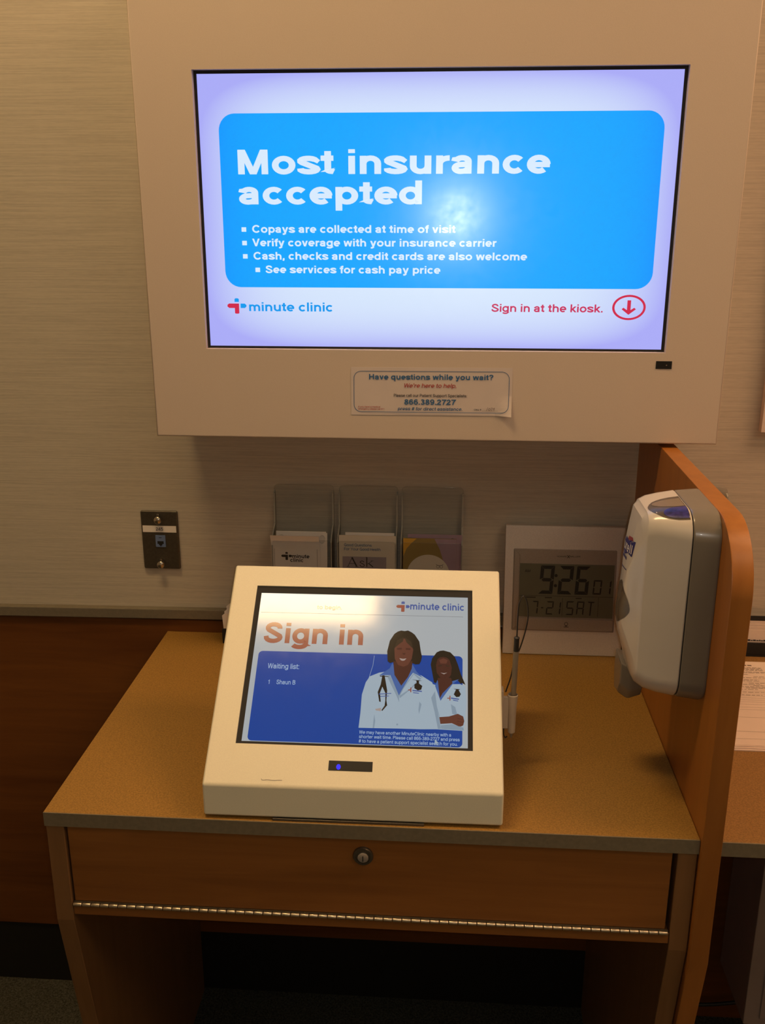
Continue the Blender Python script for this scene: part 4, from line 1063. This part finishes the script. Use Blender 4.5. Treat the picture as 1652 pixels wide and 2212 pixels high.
# outlet below
b = bm_new()
loft(b, [at(.060, [(.002, .934), (.050, .936), (.052, .905), (.042, .886), (.012, .890), (.004, .905)]), at(.078, [(.000, .936), (.054, .938), (.056, .900), (.044, .877), (.014, .882), (.002, .900)]), at(.092, [(.004, .942), (.050, .944), (.052, .910), (.042, .886), (.016, .892), (.006, .910)])], True, True)
bmesh.ops.bevel(b, geom=b.edges[:], offset=.003, segments=2, profile=.5, affect='EDGES', clamp_overlap=True)
t.part('outlet', b, 'grey_plastic', sm=30)

# ------------------------------------------------------------------ card stand behind the kiosk
t = Thing('card_stand', (-.345, -.05, TOP), 'small black stand of white cards behind the left of the kiosk', 'card stand')
b = bm_new(); box(b, -.3835, -.300, -.058, -.030, TOP + .0004, TOP + .005, .001); box(b, -.3835, -.300, -.058, -.055, TOP + .0051, TOP + .030, .001); box(b, -.3835, -.300, -.033, -.030, TOP + .0051, TOP + .045, .001)
t.part('stand', b, 'black_matte')
for i, (x, zt) in enumerate(((-.3790, .0560), (-.3765, .0600), (-.3730, .0680))):
    b = bm_new(); y = -.0535 + i * .006
    slab(b, Fr((x, y, TOP + .0055), (1, 0, 0), (-.06, -.05 if i == 0 else .02, 1), (0, -1, 0)), [(0, 0), (.070, 0), (.070, zt), (.006, zt), (0, zt - .005)], 0, .0012)
    solo('card', b, 'paper', ['frontmost white card in the small black stand', 'middle white card in the small black stand', 'tallest rear white card in the small black stand'][i], 'card', 'white cards in the black stand')

# ------------------------------------------------------------------ right of the partition
t = Thing('counter', (.95, -.3, .739), 'speckled tan counter to the right of the wood partition', 'counter')
b = bm_new(); box(b, PT1 + .0005, 1.6, -.5990, -.0095, TOP - .0205, TOP, .0004, 1); t.part('counter_top', b, 'laminate_right')
b = bm_new(); box(b, PT1 + .0005, 1.6, -.6008, -.5992, TOP - .0207, TOP - .0001); t.part('edge_band', b, 'edge_band')
b = bm_new(); slab(b, YZ(1.57, 0, 0), prof, 0, .0245, .0008, 1); t.part('side_panel', b, 'wood_frame')
b = bm_new(); box(b, PT1 + .0006, 1.569, -.031, -.0096, .66, TOP - .021); t.part('back_rail', b, 'wood_frame')

# forms lying in a stack
def flat_sheet(x0, x1, y0, y1, z0, z1, rz=0.0):
    b = bm_new(); box(b, -(x1 - x0) / 2, (x1 - x0) / 2, -(y1 - y0) / 2, (y1 - y0) / 2, 0, z1 - z0)
    b.transform(Matrix.Translation(((x0 + x1) / 2, (y0 + y1) / 2, z0)) @ Matrix.Rotation(rz, 4, 'Z')); return b
GP = 'printed forms stacked on the right counter'
sheets = [(.418, .634, -.3755, -.096, TOP + .0003, TOP + .0020, .004, 'bottom pad of blank white forms in the stack on right counter'),
          (.416, .632, -.3730, -.0935, TOP + .0022, TOP + .0040, -.003, 'second pad of white forms in the stack on right counter'),
          (.417, .633, -.3700, -.0905, TOP + .0042, TOP + .0056, .002, 'third pad of white forms in the stack on right counter')]
for s in sheets:
    solo('form_pad', flat_sheet(*s[:7]), 'paper_pink', s[7], 'paper', GP)
t = Thing('printed_form', (.525, -.228, TOP + .0057), 'top printed form of the stack on the right counter', 'paper', group=GP)
b = flat_sheet(.417, .633, -.3680, -.0800, TOP + .0058, TOP + .0062, 0)
sh_ = t.part('sheet', b, 'paper_pink')
FF = Fr((.417, -.368, TOP + .0064), (1, 0, 0), (0, 1, 0), (0, 0, 1))
b = bm_new()
def words(v, u0, u1, wd):
    u = u0
    while u < u1:
        l = random.uniform(.004, .011); poly(b, FF, rect(u, min(u + l, u1), v, v + wd)); u += l + .0018
words(.2700, .060, .155, .0040)
for v in (.262, .2585, .255, .2515): words(v, .020, .168, .0016)
for v in (.2455, .2425): words(v, .020, .178, .0014)
for v, a, c in ((.236, .110, .140), (.228, .145, .195), (.2235, .120, .190), (.215, .095, .150), (.211, .098, .150), (.203, .130, .165), (.199, .090, .150), (.1945, .135, .170), (.190, .075, .155), (.185, .120, .170), (.180, .100, .140), (.170, .110, .150), (.160, .085, .140)): words(v, a, c, .0013)
for v in (.218, .207, .196, .187, .175, .165, .157, .150, .143, .136, .128, .118, .110, .085, .040, .018): poly(b, FF, rect(.015, .200, v, v + .0004))
t.part('printed_text', b, 'ink_grey', sh_)

# black upright file tray with papers
t = Thing('file_tray', (.69, -.03, TOP), 'black file tray holding papers at the back of right counter', 'tray')
b = bm_new(); box(b, .535, .84, -.046, -.012, TOP + .0004, TOP + .004); box(b, .535, .84, -.046, -.043, TOP + .0041, TOP + .0275, .0008); box(b, .535, .84, -.0175, -.0155, TOP + .0041, .828, .0008)
t.part('tray_body', b, 'black_matte')
for i, (zt, y, lab_) in enumerate(((.8085, -.0400, 'front sheet with red print standing in the black file tray'), (.8125, -.0350, 'second white sheet in the black file tray'), (.8155, -.0300, 'third white sheet in the black file tray'), (.8190, -.0250, 'rearmost tallest white sheet in the black file tray'))):
    tt = Thing('tray_paper', (.69, y, TOP), lab_, 'paper', group='papers in the black file tray')
    fr = Fr((.545, y, TOP + .0046), (1, 0, 0), (0, .10, 1), (0, -1, .10))
    b = bm_new(); slab(b, fr, rect(0, .27, 0, zt - TOP - .0046), -.0018, 0); s_ = tt.part('sheet', b, 'paper_pink')
    if i == 0:
        b = bm_new()
        for v, u1 in ((.0385, .0275), (.0345, .0250), (.0305, .0270)):
            u = .004
            while u < u1: l = random.uniform(.0008, .0022); poly(b, fr, rect(u, min(u + l, u1), v, v + random.uniform(.0010, .0018)), .0004); u += l + .0005
        tt.part('printed_text', b, 'ink_red', s_)
        b = bm_new(); u = .034
        while u < .095: l = random.uniform(.002, .005); poly(b, fr, rect(u, u + l, .0232, .0232 + random.uniform(.0015, .003)), .0004); u += l + .001
        tt.part('printed_text', b, 'ink_black', s_)

# clear holder on the wall, mostly behind the partition
t = Thing('leaflet_holder', (.475, 0, .87), 'clear acrylic leaflet holder half hidden behind the wood partition', 'leaflet holder')
acrylic_pocket(t, .425, .5245, .87, 1.0655, .97, .034)

# poster on the wall at the right edge
t = Thing('wall_poster', (.70, 0, 1.168), 'pale poster in a thin frame on the wall, cut by right picture edge', 'poster')
b = bm_new(); box(b, .572, .98, -.010, -.0005, 1.182, 1.60); t.part('poster_sheet', b, 'paper_pink')
b = bm_new()
frame_solid(b, (.5662, .986, 1.1688, 1.606), (.5735, .978, 1.177, 1.598), -.016, -.0004)
t.part('poster_frame', b, 'paper_pink')

# white metal box under the right counter
t = Thing('wall_box', (.78, 0, .05), 'pale metal box fixed under the right counter', 'box')
b = bm_new(); box(b, .612, .95, -.172, -.0095, .052, .64, .003, 2); t.part('box_body', b, 'metal_white', sm=35)
b = bm_new(); box(b, .640, .945, -.176, -.1722, .070, .625, .002, 2); t.part('box_door', b, 'metal_white', sm=35)
b = bm_new(); tube(b, smooth_path([(.398, -.10, .20), (.42, -.05, .06), (.47, -.03, -.02), (.53, -.025, -.045), (.60, -.03, -.04), (.70, -.03, -.02)], 6), .004, 8)
solo('power_cable', b, 'cord_black', 'black cable drooping along the wall under right counter', 'cable', sm=60)
